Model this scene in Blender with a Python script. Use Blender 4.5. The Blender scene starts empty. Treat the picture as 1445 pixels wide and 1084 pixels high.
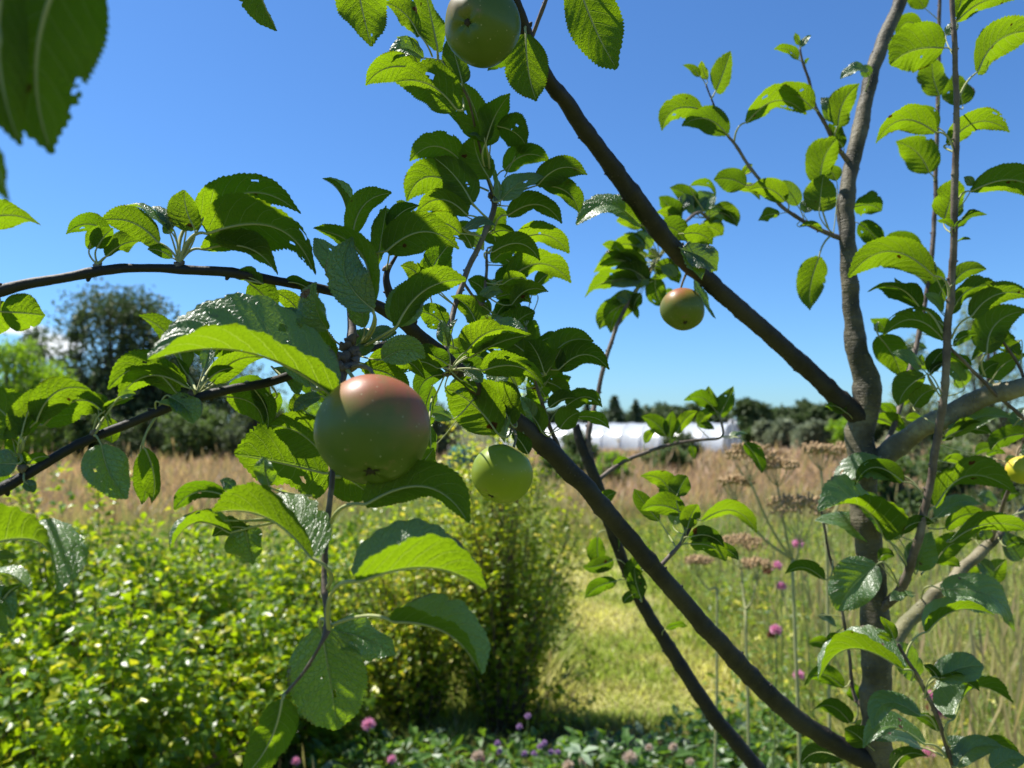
import bpy, math, random
import numpy as np
from mathutils import Vector, Matrix, noise

random.seed(7)
RS = np.random.RandomState(11)
R = math.radians
S = bpy.context.scene
COL = S.collection

# ------------------------------------------------------------------ camera, sky, sun, exposure
FPX, CX, CY, WPX = 1085.0, 722.5, 542.0, 1445.0
CAMZ, PITCH = 1.45, R(3.15)
cam_d = bpy.data.cameras.new("camera")
cam = bpy.data.objects.new("camera", cam_d)
COL.objects.link(cam)
cam.location = (0, 0, CAMZ)
cam.rotation_euler = (R(90) + PITCH, 0, 0)
cam_d.sensor_fit = 'HORIZONTAL'
cam_d.sensor_width = 36
cam_d.lens = 36 * FPX / WPX
cam_d.clip_start = 0.02
cam_d.clip_end = 3000
cam_d.dof.use_dof = True
cam_d.dof.focus_distance = 0.60
cam_d.dof.aperture_fstop = 8.0
S.camera = cam

SUN_DIR = Vector((-0.46, 0.20, 0.86)).normalized()      # towards the sun
sun_el = math.asin(SUN_DIR.z)
sun_az = math.atan2(SUN_DIR.x, SUN_DIR.y)               # clockwise from +Y
world = bpy.data.worlds.new("World")
S.world = world
world.use_nodes = True
wt = world.node_tree
wt.nodes.clear()
wo = wt.nodes.new('ShaderNodeOutputWorld')
bg = wt.nodes.new('ShaderNodeBackground')
sky = wt.nodes.new('ShaderNodeTexSky')
sky.sky_type = 'NISHITA'
sky.sun_disc = False
sky.sun_elevation = sun_el
sky.sun_rotation = sun_az
sky.altitude = 0
sky.air_density = 1.0
sky.dust_density = 0.3
sky.ozone_density = 2.5
hsv = wt.nodes.new('ShaderNodeHueSaturation')
hsv.inputs['Hue'].default_value = 0.5
hsv.inputs['Saturation'].default_value = 1.0
hsv.inputs['Value'].default_value = 1.0
skm = wt.nodes.new('ShaderNodeMix'); skm.data_type = 'RGBA'; skm.blend_type = 'MULTIPLY'
skm.inputs['Factor'].default_value = 1.0
skm.inputs['B'].default_value = (0.62, 1.0, 1.42, 1)       # clear, deep blue summer air
wt.links.new(sky.outputs[0], skm.inputs['A'])
wt.links.new(skm.outputs['Result'], hsv.inputs['Color'])
# a few small bright clouds low on the left, part of the sky itself
tc = wt.nodes.new('ShaderNodeTexCoord')
def cloud_mask(direction, rad, prev):
    d = wt.nodes.new('ShaderNodeVectorMath'); d.operation = 'SUBTRACT'
    d.inputs[1].default_value = direction
    wt.links.new(tc.outputs['Generated'], d.inputs[0])
    sc = wt.nodes.new('ShaderNodeVectorMath'); sc.operation = 'MULTIPLY'
    sc.inputs[1].default_value = (1 / rad[0], 1 / rad[0], 1 / rad[1])
    wt.links.new(d.outputs[0], sc.inputs[0])
    ln = wt.nodes.new('ShaderNodeVectorMath'); ln.operation = 'LENGTH'
    wt.links.new(sc.outputs[0], ln.inputs[0])
    nz = wt.nodes.new('ShaderNodeTexNoise'); nz.inputs['Scale'].default_value = 14
    nz.inputs['Detail'].default_value = 6
    wt.links.new(tc.outputs['Generated'], nz.inputs['Vector'])
    m = wt.nodes.new('ShaderNodeMath'); m.operation = 'SUBTRACT'
    wt.links.new(nz.outputs['Fac'], m.inputs[0])
    m2 = wt.nodes.new('ShaderNodeMath'); m2.operation = 'MULTIPLY'; m2.inputs[1].default_value = 0.5
    wt.links.new(ln.outputs['Value'], m2.inputs[0])
    wt.links.new(m2.outputs[0], m.inputs[1])
    mr = wt.nodes.new('ShaderNodeMapRange')
    mr.inputs['From Min'].default_value = 0.0
    mr.inputs['From Max'].default_value = 0.28
    wt.links.new(m.outputs[0], mr.inputs['Value'])
    if prev is None:
        return mr.outputs[0]
    a = wt.nodes.new('ShaderNodeMath'); a.operation = 'MAXIMUM'
    wt.links.new(prev, a.inputs[0]); wt.links.new(mr.outputs[0], a.inputs[1])
    return a.outputs[0]
def pxdir(px, py):
    v = Vector(((px - CX) / FPX, 1.0, -(py - CY) / FPX)).normalized()
    c, s = math.cos(PITCH), math.sin(PITCH)
    return Vector((v.x, v.y * c - v.z * s, v.y * s + v.z * c))
cm = cloud_mask(pxdir(84, 490), (0.036, 0.016), None)
cm = cloud_mask(pxdir(10, 462), (0.04, 0.008), cm)
mixc = wt.nodes.new('ShaderNodeMix'); mixc.data_type = 'RGBA'
mixc.inputs['B'].default_value = (9.5, 10, 10.5, 1)
wt.links.new(cm, mixc.inputs['Factor'])
wt.links.new(hsv.outputs[0], mixc.inputs['A'])
wt.links.new(mixc.outputs['Result'], bg.inputs['Color'])
bg.inputs['Strength'].default_value = 0.058
wt.links.new(bg.outputs[0], wo.inputs['Surface'])

sun_d = bpy.data.lights.new("sun", 'SUN')
sun = bpy.data.objects.new("sun", sun_d)
COL.objects.link(sun)
sun_d.energy = 5.0
sun_d.angle = R(0.53)
sun_d.color = (1.0, 0.955, 0.88)
sun.rotation_euler = SUN_DIR.to_track_quat('Z', 'Y').to_euler()
sun.location = (-3, 2, 8)
S.view_settings.view_transform = 'Standard'
S.view_settings.look = 'None'
S.view_settings.exposure = 1.03
S.view_settings.gamma = 1.0
S.render.engine = 'CYCLES'
S.cycles.max_bounces = 8
S.cycles.transparent_max_bounces = 8
S.cycles.transmission_bounces = 4

# ------------------------------------------------------------------ helpers
RIGHT = Vector((1, 0, 0))
FWD = Vector((0, math.cos(PITCH), math.sin(PITCH)))
UP = Vector((0, -math.sin(PITCH), math.cos(PITCH)))
CAM = Vector((0, 0, CAMZ))
def P(px, py, d):
    px, py, d = float(px), float(py), float(d)
    """point seen at photo pixel px,py, at d metres along the view axis"""
    return CAM + d * (FWD + RIGHT * ((px - CX) / FPX) - UP * ((py - CY) / FPX))
def proj(p):
    v = Vector(p) - CAM
    d = v.dot(FWD)
    return CX + FPX * v.dot(RIGHT) / d, CY - FPX * v.dot(UP) / d, d

def tag(o, label=None, cat=None, group=None, kind=None):
    if label: o['label'] = label
    if cat: o['category'] = cat
    if group: o['group'] = group
    if kind: o['kind'] = kind
    return o
def empty(name, loc):
    o = bpy.data.objects.new(name, None)
    o.empty_display_size = 0.1
    o.location = loc
    COL.objects.link(o)
    return o

class MB:
    """mesh builder: collects vertex and face arrays"""
    def __init__(s):
        s.v, s.f, s.m, s.uv, s.n = [], [], [], [], 0
    def add(s, v, f, m=0, uv=None):
        v = np.asarray(v, float)
        f = [tuple(int(i) + s.n for i in q) for q in f]
        s.v.append(v); s.f += f; s.m += [m] * len(f)
        s.uv.append(np.zeros((len(v), 2)) if uv is None else np.asarray(uv, float))
        s.n += len(v)
    def build(s, name, mats, parent=None, origin=(0, 0, 0), smooth=True):
        V = np.concatenate(s.v) - np.asarray(origin, float)
        me = bpy.data.meshes.new(name)
        me.from_pydata(V.tolist(), [], s.f)
        for m in (mats if isinstance(mats, (list, tuple)) else [mats]):
            me.materials.append(m)
        me.polygons.foreach_set('material_index', s.m)
        me.polygons.foreach_set('use_smooth', [smooth] * len(s.f))
        UV = np.concatenate(s.uv)
        lay = me.uv_layers.new(name='UVMap')
        li = np.empty(len(me.loops), int)
        me.loops.foreach_get('vertex_index', li)
        lay.data.foreach_set('uv', UV[li].ravel())
        me.update()
        o = bpy.data.objects.new(name, me)
        COL.objects.link(o)
        if parent is not None: o.parent = parent
        return o

def fast_mesh(name, V, F, mat, parent=None, colors=None, smooth=False, location=None):
    """V (n,3), F (m,k) numpy arrays of equal-sided faces"""
    V = np.ascontiguousarray(V, dtype=np.float32); F = np.ascontiguousarray(F, dtype=np.int32)
    me = bpy.data.meshes.new(name)
    k = F.shape[1]
    me.vertices.add(len(V)); me.vertices.foreach_set('co', V.ravel())
    me.loops.add(F.size); me.loops.foreach_set('vertex_index', F.ravel())
    me.polygons.add(len(F))
    me.polygons.foreach_set('loop_start', np.arange(0, F.size, k, dtype=np.int32))
    me.polygons.foreach_set('use_smooth', np.full(len(F), smooth))
    if colors is not None:
        ca = me.color_attributes.new('Col', 'FLOAT_COLOR', 'POINT')
        ca.data.foreach_set('color', np.ascontiguousarray(colors, dtype=np.float32).ravel())
    me.materials.append(mat)
    me.update(calc_edges=True); me.validate()
    o = bpy.data.objects.new(name, me)
    COL.objects.link(o)
    if parent is not None: o.parent = parent
    if location is not None: o.location = location
    return o

def unit(a):
    return a / (np.linalg.norm(a, axis=-1, keepdims=True) + 1e-9)
def cards(Pn, D, N, L, W, fold=0.25, droop=0.15):
    """many small folded leaves; arrays: base, direction, normal, length, width"""
    D = unit(D); N = unit(N - D * (N * D).sum(1, keepdims=True)); X = np.cross(D, N)
    L = L[:, None]; W = W[:, None]
    b = Pn
    l = Pn + D * L * 0.45 - X * W * 0.5 + N * W * fold
    r = Pn + D * L * 0.45 + X * W * 0.5 + N * W * fold
    m = Pn + D * L * 0.5
    l2 = Pn + D * L * 0.78 - X * W * 0.33 + N * W * (fold * .5) - N * L * droop * .6
    r2 = Pn + D * L * 0.78 + X * W * 0.33 + N * W * (fold * .5) - N * L * droop * .6
    t = Pn + D * L - N * L * droop
    n = len(Pn)
    V = np.stack([b, l, m, r, l2, r2, t], 1).reshape(-1, 3)
    base = np.arange(n)[:, None] * 7
    T = np.array([[0, 2, 1], [0, 3, 2], [1, 2, 4], [2, 3, 5], [4, 2, 6], [2, 5, 6]])
    F = (base[:, :, None] + T[None]).reshape(-1, 3)
    return V, F
def rand_dirs(n, up=0.0):
    v = RS.normal(size=(n, 3)); v[:, 2] += up
    return unit(v)

def catmull(pts, per=6):
    A = np.array(pts, float)
    A = np.vstack([2 * A[0] - A[1], A, 2 * A[-1] - A[-2]])
    out = []
    for i in range(1, len(A) - 2):
        p0, p1, p2, p3 = A[i - 1:i + 3]
        for k in range(per):
            t = k / per
            out.append(0.5 * ((2 * p1) + (-p0 + p2) * t + (2 * p0 - 5 * p1 + 4 * p2 - p3) * t * t + (-p0 + 3 * p1 - 3 * p2 + p3) * t ** 3))
    out.append(A[-2])
    return np.array(out)

def tube(path, rad, sides=10, rough=0.0, seed=0, cap=True, freq=120.0):
    """tapering tube along path (n,3); returns verts, faces, uv"""
    path = np.asarray(path, float); n = len(path)
    rad = np.broadcast_to(np.asarray(rad, float), (n,))
    T = unit(np.gradient(path, axis=0))
    a = np.array([0, 0, 1.0]) if abs(T[0][2]) < 0.9 else np.array([1.0, 0, 0])
    nrm = unit(np.cross(T[0], a)[None])[0]
    V, UV = [], []
    ln = 0
    for i in range(n):
        nrm = nrm - T[i] * nrm.dot(T[i]); nrm /= np.linalg.norm(nrm) + 1e-12
        bi = np.cross(T[i], nrm)
        if i: ln += np.linalg.norm(path[i] - path[i - 1])
        for k in range(sides):
            an = 2 * math.pi * k / sides
            d = math.cos(an) * nrm + math.sin(an) * bi
            r = rad[i]
            if rough:
                q = path[i] + d * r
                r *= 1 + rough * noise.noise(Vector(q) * freq + Vector((seed, 0, 0))) + rough * .6 * noise.noise(Vector(q) * freq * 3)
            V.append(path[i] + d * r); UV.append((k / sides, ln))
    F = []
    for i in range(n - 1):
        for k in range(sides):
            k2 = (k + 1) % sides
            F.append((i * sides + k, i * sides + k2, (i + 1) * sides + k2, (i + 1) * sides + k))
    if cap:
        F.append(tuple(range(sides))[::-1]); F.append(tuple((n - 1) * sides + k for k in range(sides)))
    return V, F, UV

# ------------------------------------------------------------------ node helpers
class NT:
    def __init__(s, name):
        s.mat = bpy.data.materials.new(name)
        s.mat.use_nodes = True
        s.t = s.mat.node_tree; s.t.nodes.clear()
        s.out = s.t.nodes.new('ShaderNodeOutputMaterial')
    def n(s, typ, ins=None, **props):
        nd = s.t.nodes.new('ShaderNode' + typ)
        for k, v in props.items(): setattr(nd, k, v)
        for k, v in (ins or {}).items(): s.set(nd.inputs[k], v)
        return nd
    def set(s, sock, v):
        if hasattr(v, 'is_output'): s.t.links.new(v, sock)
        elif isinstance(v, bpy.types.Node): s.t.links.new(v.outputs[0], sock)
        else:
            if sock.type == 'RGBA' and len(v) == 3: v = (*v, 1)
            sock.default_value = v
    def m(s, op, a, b=0.0, c=0.0, clamp=False):
        nd = s.t.nodes.new('ShaderNodeMath'); nd.operation = op; nd.use_clamp = clamp
        s.set(nd.inputs[0], a); s.set(nd.inputs[1], b); s.set(nd.inputs[2], c)
        return nd.outputs[0]
    def mix(s, f, a, b, blend='MIX'):
        nd = s.t.nodes.new('ShaderNodeMix'); nd.data_type = 'RGBA'; nd.blend_type = blend
        s.set(nd.inputs['Factor'], f); s.set(nd.inputs['A'], a); s.set(nd.inputs['B'], b)
        return nd.outputs['Result']
    def step(s, x, lo, hi, a=0.0, b=1.0):
        nd = s.t.nodes.new('ShaderNodeMapRange'); nd.interpolation_type = 'SMOOTHSTEP'
        s.set(nd.inputs['Value'], x); s.set(nd.inputs['From Min'], lo); s.set(nd.inputs['From Max'], hi)
        s.set(nd.inputs['To Min'], a); s.set(nd.inputs['To Max'], b)
        return nd.outputs[0]
    def noise(s, scale, detail=4, vec=None, rough=0.55):
        nd = s.n('TexNoise', {'Scale': scale, 'Detail': detail, 'Roughness': rough})
        s.set(nd.inputs['Vector'], vec if vec is not None else s.obj())
        return nd.outputs['Fac']
    def obj(s):
        if not hasattr(s, '_tc'): s._tc = s.t.nodes.new('ShaderNodeTexCoord')
        return s._tc.outputs['Object']
    def bump(s, h, strength, dist):
        return s.n('Bump', {'Height': h, 'Strength': strength, 'Distance': dist}).outputs[0]
    def done(s, sh):
        s.t.links.new(sh if hasattr(sh, 'is_output') else sh.outputs[0], s.out.inputs['Surface'])
        return s.mat

def apple_leaf_material():
    t = NT('apple_leaf')
    uv = t.n('SeparateXYZ', {'Vector': t.n('UVMap').outputs[0]})
    au = t.m('ABSOLUTE', t.m('SUBTRACT', t.m('MULTIPLY', uv.outputs[0], 2.0), 1.0))
    v = uv.outputs[1]
    wob = t.m('MULTIPLY', t.noise(90, 2), 0.35)
    tt = t.m('ADD', t.m('SUBTRACT', t.m('MULTIPLY', v, 8.0), t.m('MULTIPLY', t.m('POWER', au, 1.25), 2.1)), wob)
    tri = t.m('MULTIPLY', t.m('ABSOLUTE', t.m('SUBTRACT', t.m('FRACT', tt), 0.5)), 2.0)
    vein = t.m('MULTIPLY', t.step(tri, 0.86, 0.98), t.step(au, 1.05, 0.5, 0.0, 1.0))
    mid = t.step(au, 0.075, 0.02, 0.0, 1.0)
    vv = t.m('MAXIMUM', vein, mid)
    vor = t.n('TexVoronoi', {'Scale': 340.0, 'Vector': t.obj()}, feature='DISTANCE_TO_EDGE').outputs['Distance']
    net = t.step(vor, 0.0, 0.12, 1.0, 0.0)
    geo = t.n('NewGeometry')
    rnd = geo.outputs['Random Per Island']
    big = t.noise(38, 3)
    top = t.mix(rnd, (0.018, 0.062, 0.010), (0.050, 0.125, 0.016))
    top = t.mix(t.m('MULTIPLY', big, 0.5), top, (0.055, 0.115, 0.020))
    top = t.mix(t.m('MULTIPLY', vv, 0.55), top, (0.13, 0.20, 0.06))
    und = t.mix(rnd, (0.020, 0.038, 0.008), (0.042, 0.068, 0.015))
    und = t.mix(t.m('MULTIPLY', vv, 0.55), und, (0.15, 0.19, 0.07))
    und = t.mix(t.m('MULTIPLY', net, 0.22), und, (0.10, 0.14, 0.045))
    trn = t.mix(rnd, (0.15, 0.29, 0.004), (0.36, 0.53, 0.008))
    trn = t.mix(t.m('MULTIPLY', big, 0.5), trn, (0.22, 0.42, 0.003))
    trn = t.mix(t.m('MULTIPLY', net, 0.20), trn, (0.13, 0.26, 0.002))
    trn = t.mix(t.m('MULTIPLY', vv, 0.5), trn, (0.42, 0.56, 0.07))
    old = t.step(t.m('FRACT', t.m('MULTIPLY', rnd, 7.31)), .60, .72)       # older, thicker leaves
    top = t.mix(t.m('MULTIPLY', old, .6), top, (0.012, 0.038, 0.016))
    trn = t.mix(t.m('MULTIPLY', old, .55), trn, (0.07, 0.16, 0.004))
    # brown blemishes
    spot = t.m('MAXIMUM', t.step(t.noise(70, 2, rough=.4), 0.73, 0.76), t.m('MULTIPLY', t.step(t.noise(24, 5, rough=.7), .66, .72), .45))
    edge = t.m('MULTIPLY', t.step(au, .86, 1.0), t.step(t.noise(45, 3), .55, .68))
    spot = t.m('MAXIMUM', spot, t.m('MULTIPLY', edge, .8))
    brown = (0.09, 0.035, 0.012)
    col = t.mix(geo.outputs['Backfacing'], top, und)
    col = t.mix(spot, col, brown); trn = t.mix(spot, trn, (0.05, 0.02, 0.0))
    h = t.m('ADD', t.m('MULTIPLY', vv, -0.8), t.m('MULTIPLY', net, -0.30))
    h = t.m('ADD', h, t.m('MULTIPLY', t.noise(300, 3), 0.5))
    bmp = t.bump(h, 0.85, 0.0009)
    rough = t.mix(geo.outputs['Backfacing'], (0.40,) * 3, (0.75,) * 3)
    spec = t.mix(geo.outputs['Backfacing'], (1.0,) * 3, (0.08,) * 3)
    pr = t.n('BsdfPrincipled', {'Base Color': col, 'Roughness': rough, 'Specular IOR Level': spec, 'Normal': bmp, 'IOR': 1.62})
    tr = t.n('BsdfTranslucent', {'Color': trn, 'Normal': bmp})
    return t.done(t.n('MixShader', {0: 0.42, 1: pr.outputs[0], 2: tr.outputs[0]}))

def foliage_material(name, c1, c2, tr1, rough=0.45, trans=0.4, spec=0.4, c3=None, p3=0.08):
    c1, c2, tr1 = [tuple(x * .97 for x in q) for q in (c1, c2, tr1)]
    if c3: c3 = tuple(x * .85 for x in c3)
    t = NT(name)
    geo = t.n('NewGeometry'); rnd = geo.outputs['Random Per Island']
    c = t.mix(rnd, c1, c2)
    tcol = t.mix(rnd, tr1, tuple(x * 1.25 for x in tr1))
    if c3:
        k = t.step(t.m('FRACT', t.m('MULTIPLY', rnd, 17.3)), 1 - p3 - .01, 1 - p3)
        c = t.mix(k, c, c3); tcol = t.mix(k, tcol, tuple(x * 1.6 for x in c3))
    pr = t.n('BsdfPrincipled', {'Base Color': c, 'Roughness': rough, 'Specular IOR Level': spec})
    tr = t.n('BsdfTranslucent', {'Color': tcol})
    return t.done(t.n('MixShader', {0: trans, 1: pr.outputs[0], 2: tr.outputs[0]}))

def bark_material(name, a, b, c, scale=90, bump=0.6, dist=0.0009):
    t = NT(name)
    n1 = t.noise(scale * .35, 5); n2 = t.noise(scale * 2.2, 4); n3 = t.noise(scale * .12, 3)
    col = t.mix(t.step(n1, .35, .65), a, b)
    col = t.mix(t.m('MULTIPLY', t.step(n3, .5, .7), .6), col, c)
    col = t.mix(t.m('MULTIPLY', t.step(n2, .62, .74), .5), col, tuple(x * 2 for x in b))
    mp = t.n('Mapping', {'Vector': t.n('UVMap').outputs[0], 'Scale': (1.0, 260.0, 1.0)})
    ring = t.noise(1.6, 4, vec=mp.outputs[0])
    col = t.mix(t.m('MULTIPLY', t.step(ring, .55, .75), .35), col, tuple(x * .5 for x in a))
    mp2 = t.n('Mapping', {'Vector': t.n('UVMap').outputs[0], 'Scale': (9.0, 330.0, 1.0)})
    len_ = t.step(t.n('TexVoronoi', {'Scale': 1.0, 'Vector': mp2.outputs[0]}, feature='F1').outputs['Distance'], .20, .12, 0.0, 1.0)
    len_ = t.m('MULTIPLY', len_, t.step(t.noise(scale * .5, 2), .5, .56))
    col = t.mix(t.m('MULTIPLY', len_, .65), col, tuple(min(.4, x * 3.2) for x in b))
    patch = t.step(t.noise(scale * .22, 6, rough=.7), .58, .66)
    col = t.mix(t.m('MULTIPLY', patch, .45), col, (b[0] * 1.5, b[1] * 1.75, b[2] * 1.6))
    n2 = t.m('ADD', n2, t.m('MULTIPLY', len_, 1.2))
    h = t.m('ADD', n2, t.m('ADD', t.m('MULTIPLY', n1, .8), t.m('MULTIPLY', ring, .6)))
    pr = t.n('BsdfPrincipled', {'Base Color': col, 'Roughness': 0.62, 'Specular IOR Level': 0.35, 'Normal': t.bump(h, bump, dist)})
    return t.done(pr)

def plain(name, col, rough=0.6, spec=0.3, var=0.25, scale=30, trans=0.0, bump=0.0, **kw):
    t = NT(name)
    c = t.mix(t.noise(scale, 4), tuple(x * (1 - var) for x in col), tuple(min(1, x * (1 + var)) for x in col))
    ins = {'Base Color': c, 'Roughness': rough, 'Specular IOR Level': spec}
    ins.update(kw)
    if bump: ins['Normal'] = t.bump(t.noise(scale * 3, 3), 0.5, bump)
    pr = t.n('BsdfPrincipled', ins)
    if trans:
        tr = t.n('BsdfTranslucent', {'Color': c})
        return t.done(t.n('MixShader', {0: trans, 1: pr.outputs[0], 2: tr.outputs[0]}))
    return t.done(pr)

M_LEAF = apple_leaf_material()
M_PET = plain('petiole', (0.34, 0.36, 0.15), 0.6, var=.2, trans=.15)
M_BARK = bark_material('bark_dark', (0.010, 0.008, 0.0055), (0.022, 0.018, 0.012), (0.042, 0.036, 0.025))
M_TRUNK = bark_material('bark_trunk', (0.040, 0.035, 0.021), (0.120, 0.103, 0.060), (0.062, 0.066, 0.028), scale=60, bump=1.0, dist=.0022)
M_LIMB_SUNLIT = bark_material('bark_limb_sunlit', (0.10, 0.085, 0.045), (0.23, 0.20, 0.115), (0.15, 0.15, 0.06), scale=60, bump=1.0, dist=.0018)  # lighter copy of the trunk bark: sunlight on the right limbs put into the colour
M_TWIG = bark_material('bark_twig', (0.070, 0.050, 0.036), (0.13, 0.098, 0.074), (0.24, 0.21, 0.16), scale=160, dist=.0004)
# ------------------------------------------------------------------ the apple tree: trunk, branches, leaves
TREE_BASE = P(1249, 2178, 1.0); TREE_BASE.z = 0
tree = empty('apple_tree', TREE_BASE)
tag(tree, 'young apple tree with grey bark, spreading branches and serrated green leaves, filling the foreground', 'tree')

# each branch: list of (px, py, depth, width in px), material
BR = {
 'trunk': ([(1249,2178,1.0,66),(1248,1800,1.0,52),(1244,1400,1.0,46),(1238,1084,1.0,43),(1236,1000,1.0,42),(1236,930,1.0,41),(1233,850,1.0,40),(1226,770,1.0,39),(1219,700,1.0,40),(1216,655,1.0,42),(1215,610,1.0,38),(1222,570,1.0,39),(1224,540,1.0,38),(1216,515,1.0,34),(1209,490,1.0,31),(1203,455,1.0,27),(1199,400,1.0,24),(1196,340,1.0,23),(1193,285,1.01,24),(1200,240,1.02,22),(1213,185,1.03,24),(1224,130,1.04,21),(1238,80,1.05,20),(1254,40,1.06,20),(1273,-10,1.07,19),(1300,-140,1.1,17)], 'T'),
 'A': ([(1230,1072,1.0,36),(1195,1058,.995,30),(1150,1032,.98,28),(1110,1003,.96,28),(1060,955,.94,28),(1000,890,.9,27),(930,810,.86,27),(850,715,.81,28),(780,640,.77,30),(720,588,.73,29),(660,535,.68,24),(610,490,.64,22),(565,452,.6,20),(520,426,.575,17),(450,407,.55,14),(380,395,.53,14),(310,383,.52,15),(250,379,.51,14),(200,379,.505,13),(160,380,.5,15),(80,393,.49,15),(0,412,.48,17),(-80,440,.47,17)], 'B'),
 'A2': ([(590,476,.625,18),(562,440,.61,15),(547,405,.60,12),(546,385,.60,9),(557,365,.60,5),(570,345,.6,4)], 'B'),
 'Bn': ([(600,484,.64,14),(540,488,.6,13),(470,508,.56,13),(400,533,.52,14),(330,549,.5,14),(275,562,.49,14),(210,588,.48,14),(130,618,.47,14),(60,655,.46,15),(0,692,.45,17),(-60,730,.44,18)], 'B'),
 'C': ([(1220,592,1.0,36),(1195,573,.995,32),(1165,545,.98,27),(1130,512,.97,27),(1060,450,.93,26),(1000,397,.9,27),(945,345,.86,28),(900,285,.82,29),(850,217,.78,26),(805,155,.74,25),(778,118,.71,22),(748,60,.68,19),(730,10,.66,17),(700,-60,.64,15)], 'B'),
 'D': ([(1240,1330,1.02,34),(1150,1180,1.1,26),(1090,1110,1.14,24),(1050,1062,1.15,22),(1000,1000,1.15,22),(945,915,1.15,20),(900,840,1.14,18),(860,740,1.12,17),(842,680,1.1,17),(828,645,1.1,17),(818,622,1.1,15),(812,600,1.1,11)], 'B'),
 'D2': ([(838,672,1.1,13),(830,620,1.1,10),(842,560,1.12,8),(860,490,1.13,7),(885,430,1.15,6.5),(915,385,1.16,6),(938,350,1.17,5),(958,300,1.18,4)], 'W'),
 'D3': ([(843,678,1.1,8),(880,652,1.12,6.5),(930,632,1.13,6),(975,622,1.14,5),(1018,616,1.15,4),(1016,585,1.15,3.5)], 'W'),
 'E': ([(1212,668,1.0,34),(1240,650,.995,34),(1270,627,.985,31),(1300,606,.97,29),(1350,580,.95,31),(1400,557,.93,28),(1450,545,.91,28),(1560,528,.9,26)], 'T'),
 'F': ([(1236,960,1.02,26),(1266,897,1.05,24),(1300,858,1.08,21),(1350,812,1.1,18),(1398,766,1.12,15),(1450,720,1.14,13),(1520,690,1.15,12)], 'T'),
 'S1': ([(1240,862,.99,16),(1272,830,.97,15),(1293,770,.94,13),(1308,705,.93,12),(1320,635,.92,12),(1333,550,.9,12),(1338,450,.89,12),(1345,370,.88,11),(1347,270,.87,11),(1350,150,.86,9),(1346,50,.85,8),(1340,-60,.85,7)], 'W'),
 'S2': ([(1236,652,1.02,9),(1262,600,1.05,9),(1290,500,1.08,8),(1310,400,1.09,7.5),(1318,320,1.1,7),(1322,200,1.1,6.5),(1325,80,1.1,6),(1326,-40,1.1,5)], 'W'),
 'S3': ([(1338,488,.9,5),(1370,520,.91,5.5),(1410,560,.92,6),(1460,605,.93,6.5)], 'W'),
 'H1': ([(1186,336,1.0,9),(1165,328,1.0,7.5),(1140,316,1.0,6.5),(1105,292,1.0,6),(1070,252,1.0,5.5),(1040,208,1.0,5),(1022,185,1.0,4),(1008,150,1.0,3),(996,118,1.0,2.5)], 'W'),
 'H2': ([(1197,228,1.02,9),(1180,205,1.01,7),(1166,178,1.0,6),(1152,152,1.0,5.5),(1141,115,1.0,4.5),(1133,88,1.0,4),(1129,66,1.0,3)], 'W'),
 'G': ([(494,424,.555,13),(497,450,.55,14),(496,480,.54,16),(490,505,.52,20),(484,530,.51,14),(478,570,.50,9),(472,630,.49,8),(468,675,.47,9),(464,720,.46,9),(457,780,.45,9),(458,830,.44,10),(463,868,.43,9),(462,890,.425,12),(452,910,.42,6),(430,945,.42,5.5),(400,983,.42,5)], 'W'),
 'K': ([(628,505,.66,11),(640,440,.68,9.5),(662,378,.7,9),(688,320,.71,9),(698,288,.72,10),(694,268,.72,8),(683,240,.715,6),(676,200,.7,4),(660,140,.68,4),(640,108,.67,4),(622,85,.66,4)], 'W'),
 'K2': ([(800,658,.78,8),(775,600,.77,7),(764,565,.76,6),(757,540,.76,5),(748,500,.75,4),(742,460,.74,3.5)], 'W'),
 'K3': ([(612,500,.645,6),(628,520,.63,6),(636,523,.62,7)], 'W'),
 'K4': ([(745,600,.745,7),(733,590,.73,6),(722,606,.72,5)], 'W'),
 'K5': ([(655,400,.72,5),(680,430,.74,5),(686,390,.75,5),(688,350,.76,4)], 'W'),
 'M': ([(925,806,.86,8),(945,785,.865,7),(962,765,.87,6),(978,738,.88,5),(985,715,.88,4)], 'W'),
 'N': ([(1382,1150,.88,9),(1345,1080,.88,7.5),(1325,1018,.87,7),(1303,970,.86,6.5),(1282,935,.85,6),(1268,908,.85,5)], 'W'),
 'Q': ([(1236,1010,1.02,6),(1207,985,1.04,6),(1198,920,1.05,5),(1186,850,1.05,5),(1166,760,1.05,4),(1158,715,1.05,4)], 'W'),
 'X1': ([(-40,428,.475,10),(-70,300,.42,8),(-60,120,.34,7),(-20,-60,.27,6),(20,-70,.26,5)], 'W'),
 'X2': ([(-60,730,.44,8),(-50,780,.42,6),(-30,830,.41,5)], 'W'),
 'X3': ([(730,10,.66,8),(640,-80,.6,7),(540,-70,.57,6),(400,-60,.55,5)], 'W'),
 'X4': ([(748,60,.68,7),(790,-40,.66,6),(840,-60,.64,5)], 'W'),
 'X5': ([(960,320,.95,5),(985,300,1.1,5),(1000,310,1.15,4)], 'W'),
 'X6': ([(1398,766,1.12,7),(1420,700,1.05,6),(1440,640,1.0,5),(1450,600,.98,5)], 'W'),
 'X7': ([(1460,605,.93,6),(1440,520,.92,5),(1405,470,.92,4),(1392,440,.92,3)], 'W'),
}
SAMP = []      # (px, py, depth, branch) samples for attaching leaves
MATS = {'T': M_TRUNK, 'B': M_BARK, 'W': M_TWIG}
def knob(mb, c, d, r):
    """bud or spur scar: a small tapered stub"""
    c = np.array(c); d = np.array(d)
    V, F, UV = tube([c, c + d * r * .7, c + d * r * 1.5, c + d * r * 2.0], [r, r * .95, r * .65, r * .2], 10, rough=.35, freq=900)
    mb.add(V, F, 0, UV)
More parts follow.
